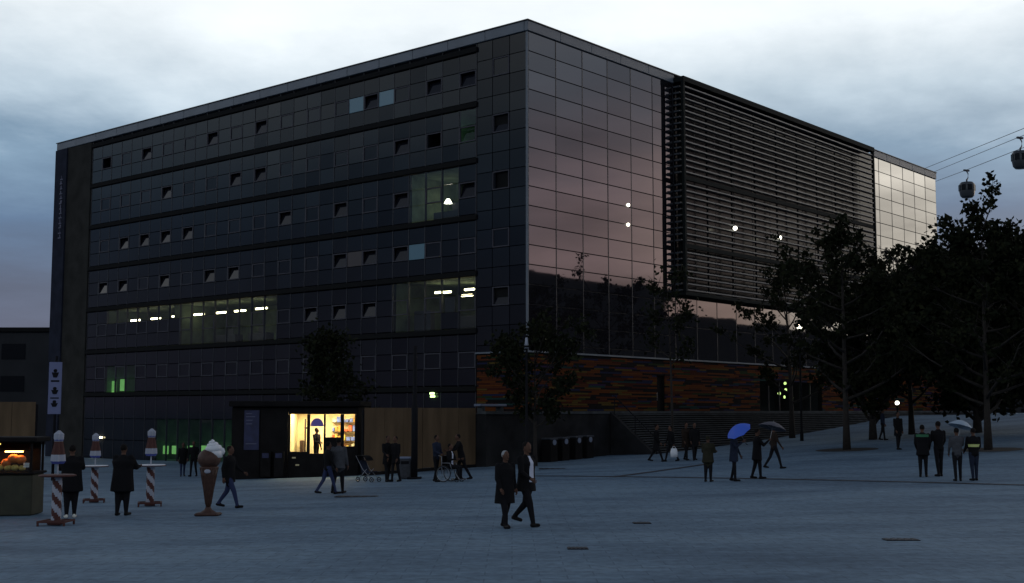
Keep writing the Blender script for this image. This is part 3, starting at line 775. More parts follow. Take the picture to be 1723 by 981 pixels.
# rounded corners and purple fanlight of the doorway
mb = MB(); za, zb2 = kz(717), kz(703); xa, xb = kx(523.5), kx(545.5); n = 10; vs = []
for y in (.03, .07):
    vs += [(xa, y, za)] + [(xa + (xb - xa) * (.5 - .5 * math.cos(math.pi * i / n)), y, za + (zb2 - za) * math.sin(math.pi * i / n)) for i in range(1, n)] + [(xb, y, za)]
m_ = n + 1
mb.add(vs, [tuple(range(m_)), tuple(range(2 * m_ - 1, m_ - 1, -1))] + [(i, i + m_, (i + 1) % m_ + m_, (i + 1) % m_) for i in range(m_)]); part('fanlight', mb, M['kioskpurple'], ki)
# posters and dispensers on the dark side
po = front(413, 438, 690, 756, 'poster', -.03, -.005, 'poster')
for q in (695, 700, 706, 712, 745):
    mb = MB(); mb.box(kx(416), kx(416 + random.randint(8, 18)), -.036, -.031, kz(q + 1.5), kz(q)); part('print', mb, M['letter'], po)
for a in (444, 466):
    front(a, a + 16, 758, 800, 'kioskdark', -.3, -.003, 'dispenser'); front(a + 2, a + 13, 761, 769, 'poster', -.312, -.301, 'display')
for px, py in ((497, 769), (503, 781)):
    mb = MB(); mb.bevbox(kx(px - 3), kx(px + 3), -.03, -.001, kz(py + 1.2), kz(py - 1.2), .004); part('notice', mb, M['cream'], ki)

# ------------------------------------------------------------------ lamps and posts
def base_at(px, d):
    x = (px - 861.5) / F_PX * d; return x, d, gz(x, d)
def street_lamp(px, d, ztop, lit, label, head='ball', r=.16):
    x, y, z = base_at(px, d); t = thing('street_lamp', label, 'street lamp', (x, y, z), 0, 'street lamps on the plaza')
    h = ztop - z
    mb = MB(); mb.path([(0, 0, 0), (0, 0, .5), (0, 0, .52), (0, 0, h - .1)], [.11, .1, .07, .05], 10); part('pole', mb, M['post'], t, True)
    if head == 'ball':
        mb = MB(); mb.ball((0, 0, h), r, n=12); part('lamp_globe', mb, M['bulb'] if lit else M['white'], t, True)
    else:
        mb = MB(); mb.loft([(h - .25, 0, 0, .11, .11), (h + .25, 0, 0, .05, .05)], 10); part('lamp_globe', mb, M['white'], t, True)
    mb = MB(); mb.loft([(h - .28, 0, 0, .09, .09), (h - .12, 0, 0, .13, .13)], 10); part('collar', mb, M['post'], t, True)
street_lamp(1346, 72, at(1346, 550, 72)[2], True, 'lit globe street lamp under the trees, highest of the three lit on the right')
street_lamp(1466, 105, at(1466, 615, 105)[2], True, 'lit globe street lamp in front of the dark trees, middle of three', r=.17)
street_lamp(1507, 82, at(1507, 678, 82)[2], True, 'low lit bollard lamp beside people under the trees', r=.14)
street_lamp(886, 57, at(886, 577, 57)[2], False, 'tall street lamp with pale unlit head at the building corner', 'cone')
x, y, z = on_ground(697, 806)
t = thing('post', 'tall thin dark post standing in front of the plywood hoarding', 'post', (x, y, z))
mb = MB(); mb.path([(0, 0, 0), (0, 0, 2.9), (0, 0, 2.95), (0, 0, at(697, 582, y)[2] - z)], [.13, .13, .09, .07], 10); part('pole', mb, M['post'], t, True)
mb = MB(); mb.bevbox(-.28, .28, -.28, .28, 0, .08, .02); part('base_plate', mb, M['post'], t)
x, y, z = on_ground(682, 806)
t = thing('litter_bin', 'grey litter bin with pale lid beside the tall dark post', 'bin', (x, y, z))
mb = MB(); mb.bevbox(-.24, .24, -.22, .22, 0.02, .78, .04); part('body', mb, M['greycoat'], t)
mb = MB(); mb.bevbox(-.26, .26, -.24, .24, .781, .88, .04); part('lid', mb, M['stripe'], t)
mb = MB(); mb.box(-.16, .16, -.235, -.221, .6, .72); part('flap', mb, M['post'], t)

# vertical sign with pictograms
x, y, z = base_at(95, 60); P = at(94, 653, 60); ht, wd = (697 - 610) / F_PX * 60, 21 / F_PX * 60
t = thing('pictogram_sign', 'tall narrow blue white sign with dark pictograms at the left', 'sign', (x, y, z), R(6))
mb = MB(); mb.path([(.0, .1, 0), (.0, .1, P[2] - z + ht / 2 + .3)], [.07, .06], 8); part('pole', mb, M['post'], t, True)
zc_ = P[2] - z; mb = MB(); mb.bevbox(-wd / 2, wd / 2, -.05, .02, zc_ - ht / 2, zc_ + ht / 2, .01); pn = part('sign_panel', mb, pmat('sign face', (.15, .17, .3), .6), t)
for dzz, hh in ((.72, .42), (.34, .08), (-.12, .34), (-.48, .06), (-.75, .3)):
    mb = MB(); zc2 = zc_ + dzz * 1.0
    if hh > .2: mb.ball((0, -.06, zc2 + hh * .28), .09, .012, .09, 10); mb.loft([(zc2 - hh / 2, 0, -.06, .09, .012), (zc2 + hh * .08, 0, -.06, .17, .012)], 10)
    else: mb.box(-.2, .2, -.062, -.051, zc2 - hh / 2, zc2 + hh / 2)
    part('pictogram', mb, M['post'], pn)

# ------------------------------------------------------------------ neighbouring buildings
def far_building(name, label, x0, x1, y0, y1, ztop, mat, rz=0.0, wins=None):
    t = thing(name, label, 'building', (x0, y0, 0), rz)
    mb = MB(); mb.box(0, x1 - x0, 0, y1 - y0, -4, ztop); part('wall', mb, mat, t)
    mb = MB(); mb.bevbox(-.3, x1 - x0 + .3, -.3, y1 - y0 + .3, ztop + .005, ztop + .5, .05); part('roof', mb, M['ledge'], t)
    for i in range(int((x1 - x0) // 4)):
        for k in range(int(ztop // 3.5)):
            mb = MB(); mb.box(1 + 4 * i, 3.6 + 4 * i, -.05, -.004, k * 3.5 + .9, k * 3.5 + 2.6); wdw = part('window', mb, M['louvre_glass'], t)
    return t
dL = 135.0
fb = far_building('low_building', 'low dark building behind the food stall at the left edge', at(-260, 600, dL)[0], at(86, 600, dL)[0], dL, dL + 30, at(40, 551, dL)[2] - .5, M['farwall'])
mb = MB(); mb.tube((at(83, 540, dL)[0] - fb.location.x - .5, 2, at(83, 551, dL)[2]), (at(83, 540, dL)[0] - fb.location.x - .5, 2, at(83, 532, dL)[2]), .12); part('chimney', mb, M['post'], fb)
far_building('long_building', 'long dark building beyond the trees at the right edge', at(1560, 600, 175)[0], at(2300, 600, 175)[0], 175, 200, at(1700, 618, 175)[2], M['farwall'])
# stand-in blocks added out of view for the dark mass mirrored in the glass
def hall(label, u0, u1, h, seed):
    x, y, _ = to_world(u0, 70 if seed == 1 else 71)
    t = thing('mirror_stand_in', label, 'building', (x, y, 0), BROT)
    mb = MB(); mb.box(0, u1 - u0, -25, 0, -3, h); part('wall', mb, M['farwall'], t)
    rg = random.Random(seed); q = 1.0  # bumps added to make the mirrored skyline irregular
    while q < u1 - u0 - 8:
        l = rg.uniform(4, 12); mb = MB(); mb.loft([(h + .004, q + l / 2, -8, l / 2, 4), (h + rg.uniform(.2, .6), q + l / 2, -8, l / 2.2, 3.5), (h + rg.uniform(.7, 1.3), q + l / 2, -8, l / 4, 2)], 10); part('roof_bump', mb, M['farwall'], t); q += l * rg.uniform(.8, 1.2)
    for i in range(int((u1 - u0) // 6)):
        mb = MB(); mb.box(1 + i * 6, 5 + i * 6, .004, .06, 3, 6); part('window', mb, M['louvre_glass'], t)
hall('tall dark stand-in block mirrored in the lower glass of the corner', 55, 122, 22.3, 1)
hall('lower dark stand-in block mirrored in the glass under the louvres', 122.5, 260, 18.3, 2)

# ------------------------------------------------------------------ cable car
def cable(label, pts, r):
    t = MB(); q = [Vector(at(*p)) for p in pts]; t.path(q, [r] * len(q), 5)
    return tag(part('cable', t, M['cable'], None, True), label, 'cable', 'cables of the cable car')
cable('uppermost of three cables in the right sky', [(1900, 145, 120), (1723, 216, 160), (1562, 281, 215), (1500, 306, 250)], .045)
cable('middle of three cables in the right sky, carrying the nearer gondola', [(1860, 178, 120), (1714, 231, 150), (1572, 289, 205), (1500, 318, 245)], .04)
cable('lowest of three cables in the right sky, carrying the farther gondola', [(1860, 196, 125), (1705, 255, 150), (1626, 286, 170), (1583, 302, 190), (1500, 333, 240)], .04)
def gondola(px, py, d, label):
    P = at(px, py, d); t = thing('gondola', label, 'gondola', (P[0], P[1], P[2] - 3.9), R(25), 'gondolas of the cable car')
    mb = MB(); mb.loft([(0, 0, 0, .7, .7), (.25, 0, 0, .95, .9), (1.1, 0, 0, 1.12, 1.05), (1.9, 0, 0, 1.05, 1.0), (2.15, 0, 0, .8, .8), (2.2, 0, 0, .5, .5)], 16); c = part('cabin', mb, M['gondola'], t, True)
    for k in range(8):
        a = 2 * math.pi * (k + .5) / 8; q = MB(); q.box(-.3, .3, -.02, .02, .95, 1.75)
        part('window', q, M['louvre_glass'], c, False, (math.cos(a) * 1.1, math.sin(a) * 1.04, 0), (0, 0, a + math.pi / 2))
    mb = MB(); mb.path([(0, 0, 2.15), (0, 0, 2.5), (.25, 0, 2.8), (.3, 0, 3.4), (.0, 0, 3.75)], [.16, .12, .07, .07, .08], 8); part('hanger', mb, M['cable'], t, True)
    mb = MB(); mb.bevbox(-.5, .5, -.14, .14, 3.7, 3.95, .04); part('grip', mb, M['cable'], t)
gondola(1626, 286, 170, 'farther gondola hanging just above the treetop')
gondola(1716, 231, 150, 'nearer gondola at the right picture edge')

# ------------------------------------------------------------------ trees
def tree(label, base, h, spread, seed, ntips, per, leaf=.24, trunk_r=.16, crown0=.3, cone=False, top_bias=0.0, cl=.65, group='trees on the plaza', sprouts=()):
    rg = random.Random(seed); x, y, z = base
    t = thing('tree', label, 'tree', base, 0, group)
    br = MB(); lean = (rg.uniform(-.3, .3), rg.uniform(-.3, .3))
    pts = [(lean[0] * (k / 6) ** 2, lean[1] * (k / 6) ** 2, h * .92 * k / 6) for k in range(7)]
    br.path(pts, [trunk_r * (1.25 if k == 0 else 1 - .85 * k / 6) for k in range(7)], 8)
    part('trunk', br, M['bark'], t, True)
    br = MB(); lf = MB(); tips = []
    nl = max(9, ntips // 7)
    for i in range(nl):
        f = crown0 + (.97 - crown0) * (i + rg.random()) / nl
        a = i * 2.4 + rg.uniform(-.5, .5)
        prof = (1.15 - f) / .85 if cone else math.sin(math.pi * min(1, max(.08, (f - crown0) / (1.06 - crown0)) * .86 + .12)) ** .8
        ln = spread * prof * rg.uniform(.55, 1.2)
        up = rg.uniform(.25, .75) if not cone else rg.uniform(.05, .4)
        s = Vector((lean[0] * f * f, lean[1] * f * f, h * .92 * f)); pts = [s]
        d = Vector((math.cos(a), math.sin(a), up)).normalized()
        for k in range(4):
            d = (d + Vector((rg.uniform(-.2, .2), rg.uniform(-.2, .2), .1))).normalized(); pts.append(pts[-1] + d * ln / 4)
        r0 = trunk_r * (1 - .8 * f) * .55 + .015
        br.path(pts, [r0 * (1 - .8 * k / 4) for k in range(5)], 5)
        for k in range(7):
            q = rg.uniform(.3, 1.0) * 4; i0 = min(int(q), 3); p = pts[i0].lerp(pts[i0 + 1], q - i0)
            dd = (d + Vector((rg.uniform(-1, 1), rg.uniform(-1, 1), rg.uniform(-.4, .9)))).normalized(); e = p + dd * rg.uniform(.35, .25 + .28 * spread)
            br.tube(p, e, .018, .006, 4, caps=False); tips.append((e, dd)); tips.append((p.lerp(e, .5), dd))
    for k in range(8): tips.append((Vector((lean[0] + rg.uniform(-.3, .3), lean[1] + rg.uniform(-.3, .3), h * rg.uniform(.88, 1.0))), Vector((0, 0, 1))))
    rg.shuffle(tips); ntips += 6 * len(sprouts)
    for (x0, z0, x1, z1) in sprouts:                  # long shoots standing out of the crown
        A_ = Vector((x0, rg.uniform(-.5, .5), z0)); B_ = Vector((x1, rg.uniform(-.6, .6), z1)); mid = A_.lerp(B_, .5) + Vector((.1, 0, -.2))
        br.path([A_, mid, B_], [.035, .025, .008], 5)
        for k in range(6): tips.insert(0, (A_.lerp(B_, .35 + .13 * k) + Vector((rg.uniform(-.12, .12), 0, rg.uniform(-.1, .1))), Vector((0, 0, 1))))
    for e, dd in tips[:ntips]:
        dens = int(per * rg.choice((.5, .8, 1, 1.4))); c = cl * rg.uniform(.6, 1.15)
        for k in range(dens):
            o = Vector((rg.gauss(0, .42), rg.gauss(0, .42), rg.gauss(0, .36))) * c; p = e + o
            u = Vector((rg.uniform(-1, 1), rg.uniform(-1, 1), rg.uniform(-1, .4))).normalized(); v = u.orthogonal().normalized()
            v = (Matrix.Rotation(rg.uniform(0, 6.28), 3, u) @ v); L_ = leaf * rg.uniform(.6, 1.3); wv = u.cross(v) * L_ * .36
            lf.add([p - v * L_ * .5, p + wv - v * .05 * L_, p + v * L_ * .55, p - wv - v * .05 * L_], [(0, 1, 2, 3)], 0 if rg.random() < .7 else 1)
    part('branches', br, M['bark'], t, True)
    part('crown', lf, [M['leaf'], M['leaf2']], t)
    return t
def tree_pit(px, py, r):
    x, y, z = on_ground(px, py); mb = MB(); n = 28; ring = [(0, 0, .012)]
    for i in range(n):
        a = 2 * math.pi * i / n; xx, yy = x + math.cos(a) * r, y + math.sin(a) * r; ring.append((xx - x, yy - y, gz(xx, yy) - z + .014))
    mb.add(ring, [(0, 1 + i, 1 + (i + 1) % n) for i in range(n)]); o = part('tree_pit', mb, M['soil'], None, False, (x, y, z)); tag(o, kind='structure'); return x, y, z
b1 = tree_pit(1425, 757, 1.5); b2 = tree_pit(1663, 757, 1.5)
px_x = lambda px, b: at(px, 400, b[1])[0] - b[0]
px_z = lambda py, b: at(1650, py, b[1])[2] - b[2]
H1 = lambda px, py, b: at(px, py, b[1])[2] - b[2]
tree('tree standing in a round soil bed left of the tallest tree', b1, H1(1470, 372, b1), 4.8, 11, 150, 34, crown0=.2, leaf=.25, cone=True, cl=.5)
tree('tallest tree on the right, rising past the farther gondola', b2, H1(1655, 370, b2), 4.4, 24, 200, 34, crown0=.16, leaf=.25, cone=True, cl=.48, sprouts=[(px_x(a_, b2), px_z(b_, b2), px_x(c_, b2), px_z(d_, b2)) for a_, b_, c_, d_ in ((1650, 385, 1678, 300), (1645, 420, 1690, 385), (1630, 440, 1592, 372), (1655, 400, 1640, 345))])
b3 = base_at(1760, 56); tree('tree cut off by the right picture edge', b3, H1(1740, 395, b3), 4.0, 31, 230, 36, crown0=.2, leaf=.25, cl=.5)
b4 = base_at(1530, 72); tree('tree between the glass end of the building and the tallest tree', b4, H1(1530, 432, b4), 4.8, 43, 170, 36, crown0=.18, leaf=.26, cl=.52)
b5 = base_at(1330, 76); tree('tree in front of the louvred screen, leftmost of the right group', b5, H1(1345, 455, b5), 4.6, 57, 120, 28, crown0=.22, cl=.52, leaf=.24)
b6 = base_at(1640, 70); tree('broad dark tree in the back of the right group', b6, H1(1640, 452, b6), 5.6, 61, 420, 46, leaf=.34, crown0=.06, cl=.9, trunk_r=.22)
b7 = base_at(1765, 68); tree('broad dark tree in the back at the right picture edge', b7, H1(1760, 430, b7), 5.8, 67, 420, 46, leaf=.34, crown0=.06, cl=.9, trunk_r=.22)
b8 = base_at(1465, 69); tree('dark low tree behind the tree in the round soil bed', b8, H1(1465, 490, b8), 4.2, 71, 300, 36, leaf=.3, crown0=.1, cl=.75, trunk_r=.2)
b9 = base_at(900, 58.5); tree('thin young tree in front of the building corner', b9, H1(900, 560, b9), 2.9, 83, 150, 24, crown0=.3, cl=.5, leaf=.22, trunk_r=.1)
b10 = base_at(1130, 65); b10 = (b10[0], b10[1], gz(b10[0], b10[1])); tree('slender tree in front of the louvre corner', b10, H1(1110, 450, b10), 1.9, 97, 60, 16, crown0=.5, leaf=.22, trunk_r=.08)
b11 = base_at(556, 62); tree('narrow conical tree rising behind the lit kiosk', b11, H1(556, 556, b11), 2.1, 91, 230, 22, crown0=.25, leaf=.2, trunk_r=.1, cone=True)
for px, d, top, lab, sd in ((1590, 128, 470, 'farthest dark tree beyond the glass end of the building', 101), (1700, 132, 455, 'farthest dark tree right of the tallest tree', 103), (1820, 125, 430, 'farthest dark tree outside the right picture edge', 107)):
    b = base_at(px, d); tree(lab, b, H1(px, top, b), 9.5, sd, 520, 52, leaf=.6, crown0=.03, cl=1.6, trunk_r=.25, group='trees far behind')
# ------------------------------------------------------------------ people
def seg_dist(P, a, b, ra, rb):
    a = np.array(a); b = np.array(b); d = b - a; t = np.clip(((P - a) @ d) / max(d @ d, 1e-9), 0, 1)
    return np.linalg.norm(P - (a + t[:, None] * d), axis=1) - (ra + (rb - ra) * t)
def loft_dist(P, secs):
    z = np.array([q[0] for q in secs]); order = np.argsort(z); z = z[order]; S = np.array(secs)[order]
    cx, cy, rx, ry = (np.interp(P[:, 2], z, S[:, i]) for i in (1, 2, 3, 4))
    q = (np.sqrt(((P[:, 0] - cx) / rx) ** 2 + ((P[:, 1] - cy) / ry) ** 2) - 1) * np.minimum(rx, ry)
    dzv = np.maximum(np.maximum(z[0] - P[:, 2], P[:, 2] - z[-1]), 0)
    return np.maximum(q, 0) + dzv + np.minimum(q, 0)
def ell_dist(P, c, r):
    return (np.linalg.norm((P - np.array(c)) / np.array(r), axis=1) - 1) * min(r)

def person(label, where, h=1.72, yaw=0, legs=((6, 4), (-6, 8)), arms=((5, 8, 15), (-5, 8, 15)), top='black', bottom='pants', shoe='shoe', hair='hairdark',
           hem=None, lean=0.0, shirt=None, voxel=.022, group='people on the plaza', hood=False, seated=False, z_up=0.0, bulk=1.0, head_turn=0.0, bands=(), longhair=False):
    k = h / 1.75
    prim = []; mats = []
    def mi(key):
        if key not in mats: mats.append(key)
        return mats.index(key)
    yo = lambda z: -lean * max(z - .9, 0)
    def cap(a, b, ra, rb, key): prim.append(('cap', a, b, ra, rb, mi(key)))
    def loft(secs, key): prim.append(('loft', secs, mi(key)))
    b_ = bulk
    joints = {}
    for i, (sx, (hp, kn)) in enumerate(zip((-1, 1), legs)):
        H = Vector((sx * .088, 0, .9)); d = Vector((0, -math.sin(R(hp)), -math.cos(R(hp)))); K = H + d * .43
        d2 = Vector((0, -math.sin(R(hp - kn)), -math.cos(R(hp - kn)))); A = K + d2 * .41
        fa = R(hp - kn) * .6; toe = Vector((sx * .03, -math.cos(fa) * .17, -.035 + math.sin(-fa) * -.09))
        cap(H, K, .088 * b_, .062 * b_, bottom); cap(K, A, .062 * b_, .046, bottom)
        cap(A + Vector((0, .035, -.035)), A + toe, .045, .038, shoe); joints[i] = (A, toe)
    low = min(min((A + Vector((0, .035, -.035))).z - .045, (A + toe).z - .038) for A, toe in joints.values())
    body = [(.84, 0, 0, .16 * b_, .115 * b_), (1.0, 0, yo(1.0), .155 * b_, .112 * b_), (1.15, 0, yo(1.15), .168 * b_, .12 * b_), (1.32, 0, yo(1.32), .198 * b_, .128 * b_), (1.41, 0, yo(1.41), .18, .1), (1.47, 0, yo(1.47), .075, .065)]
    if hem is not None: body = [(hem, 0, .02, .205 * b_, .155 * b_), (.95, 0, .01, .178 * b_, .135 * b_)] + body[2:]
    loft(body, top)
    sh = 1.40
    hands = []
    for sx, (pt, ab, el) in zip((-1, 1), arms):
        S = Vector((sx * .195, yo(sh), sh)); a1 = R(pt)
        d = Vector((sx * math.sin(R(ab)), -math.sin(a1) * math.cos(R(ab)), -math.cos(a1) * math.cos(R(ab)))).normalized(); E_ = S + d * .29
        a2 = R(pt + el); inw = -.25 * min(1, el / 60)
        d2 = Vector((sx * (math.sin(R(ab)) * .6 + inw), -math.sin(a2), -math.cos(a2))).normalized(); Wr = E_ + d2 * .25
        cap(S, E_, .06 * b_, .048 * b_, top); cap(E_, Wr, .048 * b_, .036, top); cap(Wr + d2 * .02, Wr + d2 * .075, .032, .036, 'skin'); hands.append((Wr, d2, sx))
    hy = yo(1.62); hc = Vector((0, hy - .015, 1.63))
    cap((0, yo(1.44), 1.44), (0, hy, 1.56), .055, .052, 'skin')
    prim.append(('ell', hc, (.077, .096, .116), mi('skin')))
    prim.append(('ell', hc + Vector((0, .022, .026)), (.083, .093, .1), mi(top if hood else hair)))
    if longhair: prim.append(('ell', hc + Vector((0, .05, -.06)), (.085, .06, .13), mi(hair)))
    ct, st_ = math.cos(R(head_turn)), math.sin(R(head_turn)); fd = Vector((st_, -ct, 0)); sd_ = Vector((ct, st_, 0))
    cap(hc + fd * .085 + Vector((0, 0, .01)), hc + fd * .105 + Vector((0, 0, -.025)), .012, .016, 'skin')
    cap(hc + fd * .06 + Vector((0, 0, -.085)), hc + fd * .075 + Vector((0, 0, -.085)), .03, .028, 'skin')
    for s_ in (-1, 1): cap(hc + sd_ * s_ * .076 + Vector((0, 0, .012)), hc + sd_ * s_ * .078 + Vector((0, 0, -.03)), .014, .011, 'skin')
    mb = MB()
    for p in prim:
        if p[0] == 'cap': mb.capsule(p[1], p[2], p[3], p[4], 10)
        elif p[0] == 'loft': mb.loft(p[1], 18)
        else: mb.ball(p[1], *p[2], n=14)
    tmp = bpy.data.objects.new('tmp', mb.mesh('tmp', M['black'])); col.objects.link(tmp)
    rm = tmp.modifiers.new('r', 'REMESH'); rm.mode = 'VOXEL'; rm.voxel_size = voxel
    sm = tmp.modifiers.new('s', 'SMOOTH'); sm.factor = .5; sm.iterations = 2
    dg = bpy.context.evaluated_depsgraph_get(); me = bpy.data.meshes.new_from_object(tmp.evaluated_get(dg))
    bpy.data.objects.remove(tmp)
    nv = len(me.vertices); co = np.empty(nv * 3); me.vertices.foreach_get('co', co); co = co.reshape(-1, 3)
    polys = [tuple(p.vertices) for p in me.polygons]; cen = np.array([co[list(p)].mean(0) for p in polys])
    bpy.data.meshes.remove(me)
    D = np.stack([seg_dist(cen, p[1], p[2], p[3], p[4]) if p[0] == 'cap' else loft_dist(cen, p[1]) if p[0] == 'loft' else ell_dist(cen, p[1], p[2]) for p in prim], 1)
    midx = np.array([p[-1] for p in prim])[D.argmin(1)]
    rel = cen - np.array(hc)
    face = (rel @ np.array(fd) > .028) & (rel[:, 2] < .055) & (np.abs(rel[:, 2]) < .14) & (np.linalg.norm(rel, axis=1) < .15)
    midx[face] = mi('skin')
    if shirt:
        fr = (cen[:, 1] < -.03 + np.interp(cen[:, 2], [.9, 1.47], [0, yo(1.47)])) & (cen[:, 2] > .93) & (cen[:, 2] < 1.46) & (np.abs(cen[:, 0]) < np.interp(cen[:, 2], [.93, 1.2, 1.46], [.075, .06, .035]))
        midx[fr & (midx == mi(top))] = mi(shirt)
    for (z0, z1, key) in bands:
        midx[(cen[:, 2] > z0) & (cen[:, 2] < z1) & (np.abs(cen[:, 0]) < .2) & (midx == mi(top))] = mi(key)
    out = MB(); out.add(co, polys); out.m = list(map(int, midx))
    for Wr, d2, sx in hands:                          # four fingers and a thumb, slightly curled
        c = Wr + d2 * .095; up = Vector((0, -1, .0)); side = d2.cross(up).normalized() if abs(d2.dot(up)) < .95 else Vector((1, 0, 0)); fw = side.cross(d2).normalized()
        palm_in = Vector((-sx, 0, 0)); palm_in = (palm_in - d2 * palm_in.dot(d2)).normalized(); lat = d2.cross(palm_in).normalized()
        for j, ln in enumerate((.066, .076, .071, .056)):
            b0 = c + lat * (j - 1.5) * .0185; b1 = b0 + d2 * ln * .5 + palm_in * .008; b2 = b1 + d2 * ln * .38 + palm_in * .022
            out.path([b0, b1, b2], [.0088, .008, .0062], 6, mi('skin'))
        tl = lat if lat.y < 0 else -lat
        b0 = Wr + d2 * .05 + tl * .03; b1 = b0 + d2 * .03 + tl * .02 + palm_in * .012; out.path([b0, b1, b1 + d2 * .03 + palm_in * .008], [.011, .0095, .007], 6, mi('skin'))
    for s_ in (-1, 1):
        e = hc + fd * .082 + sd_ * s_ * .032 + Vector((0, 0, .008)); out.ball(e, .009, n=6, mi=mi('hairdark'))
    mo = hc + fd * .094 + Vector((0, 0, -.058)); out.capsule(mo - sd_ * .02, mo + sd_ * .02, .006, .006, 6, mi('browncoat'))
    out.v = [(v[0] * k, v[1] * k, (v[2] - (low if not seated else 0)) * k) for v in out.v]
    x, y, z = where if len(where) == 3 else on_ground(*where)
    o = part('person', out, [M[q] for q in mats], None, True, (x, y, z + z_up), (0, 0, R(yaw)))
    tag(o, label, 'person', group)
    o['_h'] = h
    info = dict(obj=o, k=k, low=low if not seated else 0, hands=hands, pos=Vector((x, y, z + z_up)), rot=Matrix.Rotation(R(yaw), 4, 'Z'))
    del o['_h']
    return info
def hand_world(info, i):
    Wr, d2, sx = info['hands'][i]; p = (Wr + d2 * .1); p = Vector((p.x, p.y, p.z - info['low'])) * info['k']
    return info['pos'] + info['rot'] @ p

# the couple in the foreground
person('woman with grey hair in a long black coat, left of the couple', (850, 889), 1.60, 35, ((14, 6), (-8, 14)), ((8, 10, 25), (-8, 12, 30)), 'black', 'pants', hair='hairgrey', hem=.56, voxel=.014, bulk=1.25)
person('tall man in a dark suit with open white shirt, right of the couple', (886, 886), 1.80, 48, ((22, 8), (-14, 34)), ((18, 12, 45), (-22, 14, 30)), 'black', 'pants', hair='hairdark', hem=.74, shirt='shirt', voxel=.014, bulk=1.2)
# food stall side
person('large dark figure standing between two bar tables, seen from behind', (205, 868), 1.74, 170, ((4, 3), (-4, 4)), ((35, 14, 60), (30, 14, 65)), 'black', 'pants', hem=.58, bulk=1.5)
person('person in black with white shoes at the table by the food stall', (118, 872), 1.74, 200, ((4, 3), (-3, 4)), ((40, 12, 55), (35, 12, 60)), 'black', 'pants', 'whiteshoe', hem=.62, bulk=1.4)
person('person in dark jacket and blue jeans behind the ice cream cone', (385, 855), 1.70, 75, ((26, 10), (-16, 22)), ((-15, 10, 20), (20, 10, 40)), 'black', 'jeans', hem=.74, bulk=1.1)
person('person in dark coat near the green lit windows, left of a pair', (307, 802), 1.66, 20, ((8, 4), (-8, 10)), ((5, 8, 15), (-5, 8, 15)), 'black', 'jeans', hem=.66)
person('person in dark clothes near the green lit windows, right of a pair', (325, 802), 1.72, -10, ((10, 4), (-8, 12)), ((8, 8, 20), (-5, 8, 15)), 'black', 'pants')
# in front of the kiosk
person('man in a pale grey jacket seen from behind in front of the kiosk', (569, 831), 1.78, 165, ((12, 5), (-12, 12)), ((6, 10, 15), (-6, 10, 15)), 'greycoat', 'pants', bulk=1.15, hem=.78)
person('person in dark clothes stepping beside the man in the pale grey jacket', (551, 832), 1.68, 120, ((20, 6), (-16, 18)), ((10, 8, 20), (-10, 8, 15)), 'black', 'jeans')
person('person silhouetted in the bright kiosk doorway', (kx(531), KY + .55, zf - .05), 1.72, 60, ((3, 3), (-3, 4)), ((20, 8, 60), (0, 8, 15)), 'black', 'pants')
person('person in black beside the pushchair, left of a pair', (652, 811), 1.74, 30, ((8, 4), (-8, 8)), ((25, 8, 40), (5, 8, 20)), 'black', 'pants', hem=.66)
person('person in black beside the litter bin, right of a pair', (665, 811), 1.72, -40, ((8, 4), (-8, 8)), ((5, 8, 25), (5, 8, 20)), 'black', 'pants', hem=.7)
person('person in navy standing behind the left of the wheelchair', (734, 811), 1.72, 60, ((6, 4), (-6, 8)), ((20, 8, 50), (10, 8, 30)), 'bluecoat', 'pants')
helper = person('person in black pushing the wheelchair from the right', (776, 809), 1.74, -75, ((14, 6), (-20, 10)), ((38, 6, 45), (38, 6, 45)), 'black', 'pants', hem=.72, lean=.18)
# by the stairs
person('person in long dark coat walking past the stairs, leftmost there', (1105, 777), 1.76, 70, ((24, 6), (-20, 14)), ((15, 8, 20), (-15, 8, 15)), 'black', 'pants', hem=.55)
bagp = person('person carrying a white bag past the stairs', (1129, 777), 1.66, -70, ((20, 6), (-18, 14)), ((10, 8, 15), (-10, 8, 12)), 'black', 'pants')
person('person in brown coat walking before the stairs, left of two close together', (1155, 775), 1.74, 30, ((14, 6), (-12, 12)), ((8, 8, 20), (-8, 8, 20)), 'browncoat', 'pants', hem=.6, bulk=1.15)
person('person in black walking before the stairs, right of two close together', (1169, 775), 1.72, 10, ((12, 6), (-10, 12)), ((8, 8, 20), (-8, 8, 20)), 'black', 'pants', hem=.62)
# umbrella group on the right of the middle
person('short person in a dark hooded jacket standing before the drain line', (1192, 811), 1.52, 150, ((3, 3), (-3, 4)), ((20, 10, 70), (20, 10, 70)), 'olive', 'pants', hood=True, bulk=1.2, hem=.72)
umb1 = person('person holding the blue umbrella', (1236, 810), 1.70, 60, ((6, 4), (-6, 8)), ((35, 6, 95), (5, 8, 20)), 'bluecoat', 'pants', hem=.66)
umb2 = person('person in black under the grey umbrella, in front', (1275, 806), 1.70, 95, ((8, 5), (-8, 9)), ((35, 6, 95), (0, 8, 20)), 'black', 'pants', hem=.64, bulk=1.15)
person('person in brown walking under the grey umbrella, behind', (1303, 789), 1.70, 100, ((22, 8), (-18, 16)), ((15, 8, 20), (-10, 8, 20)), 'browncoat', 'pants')
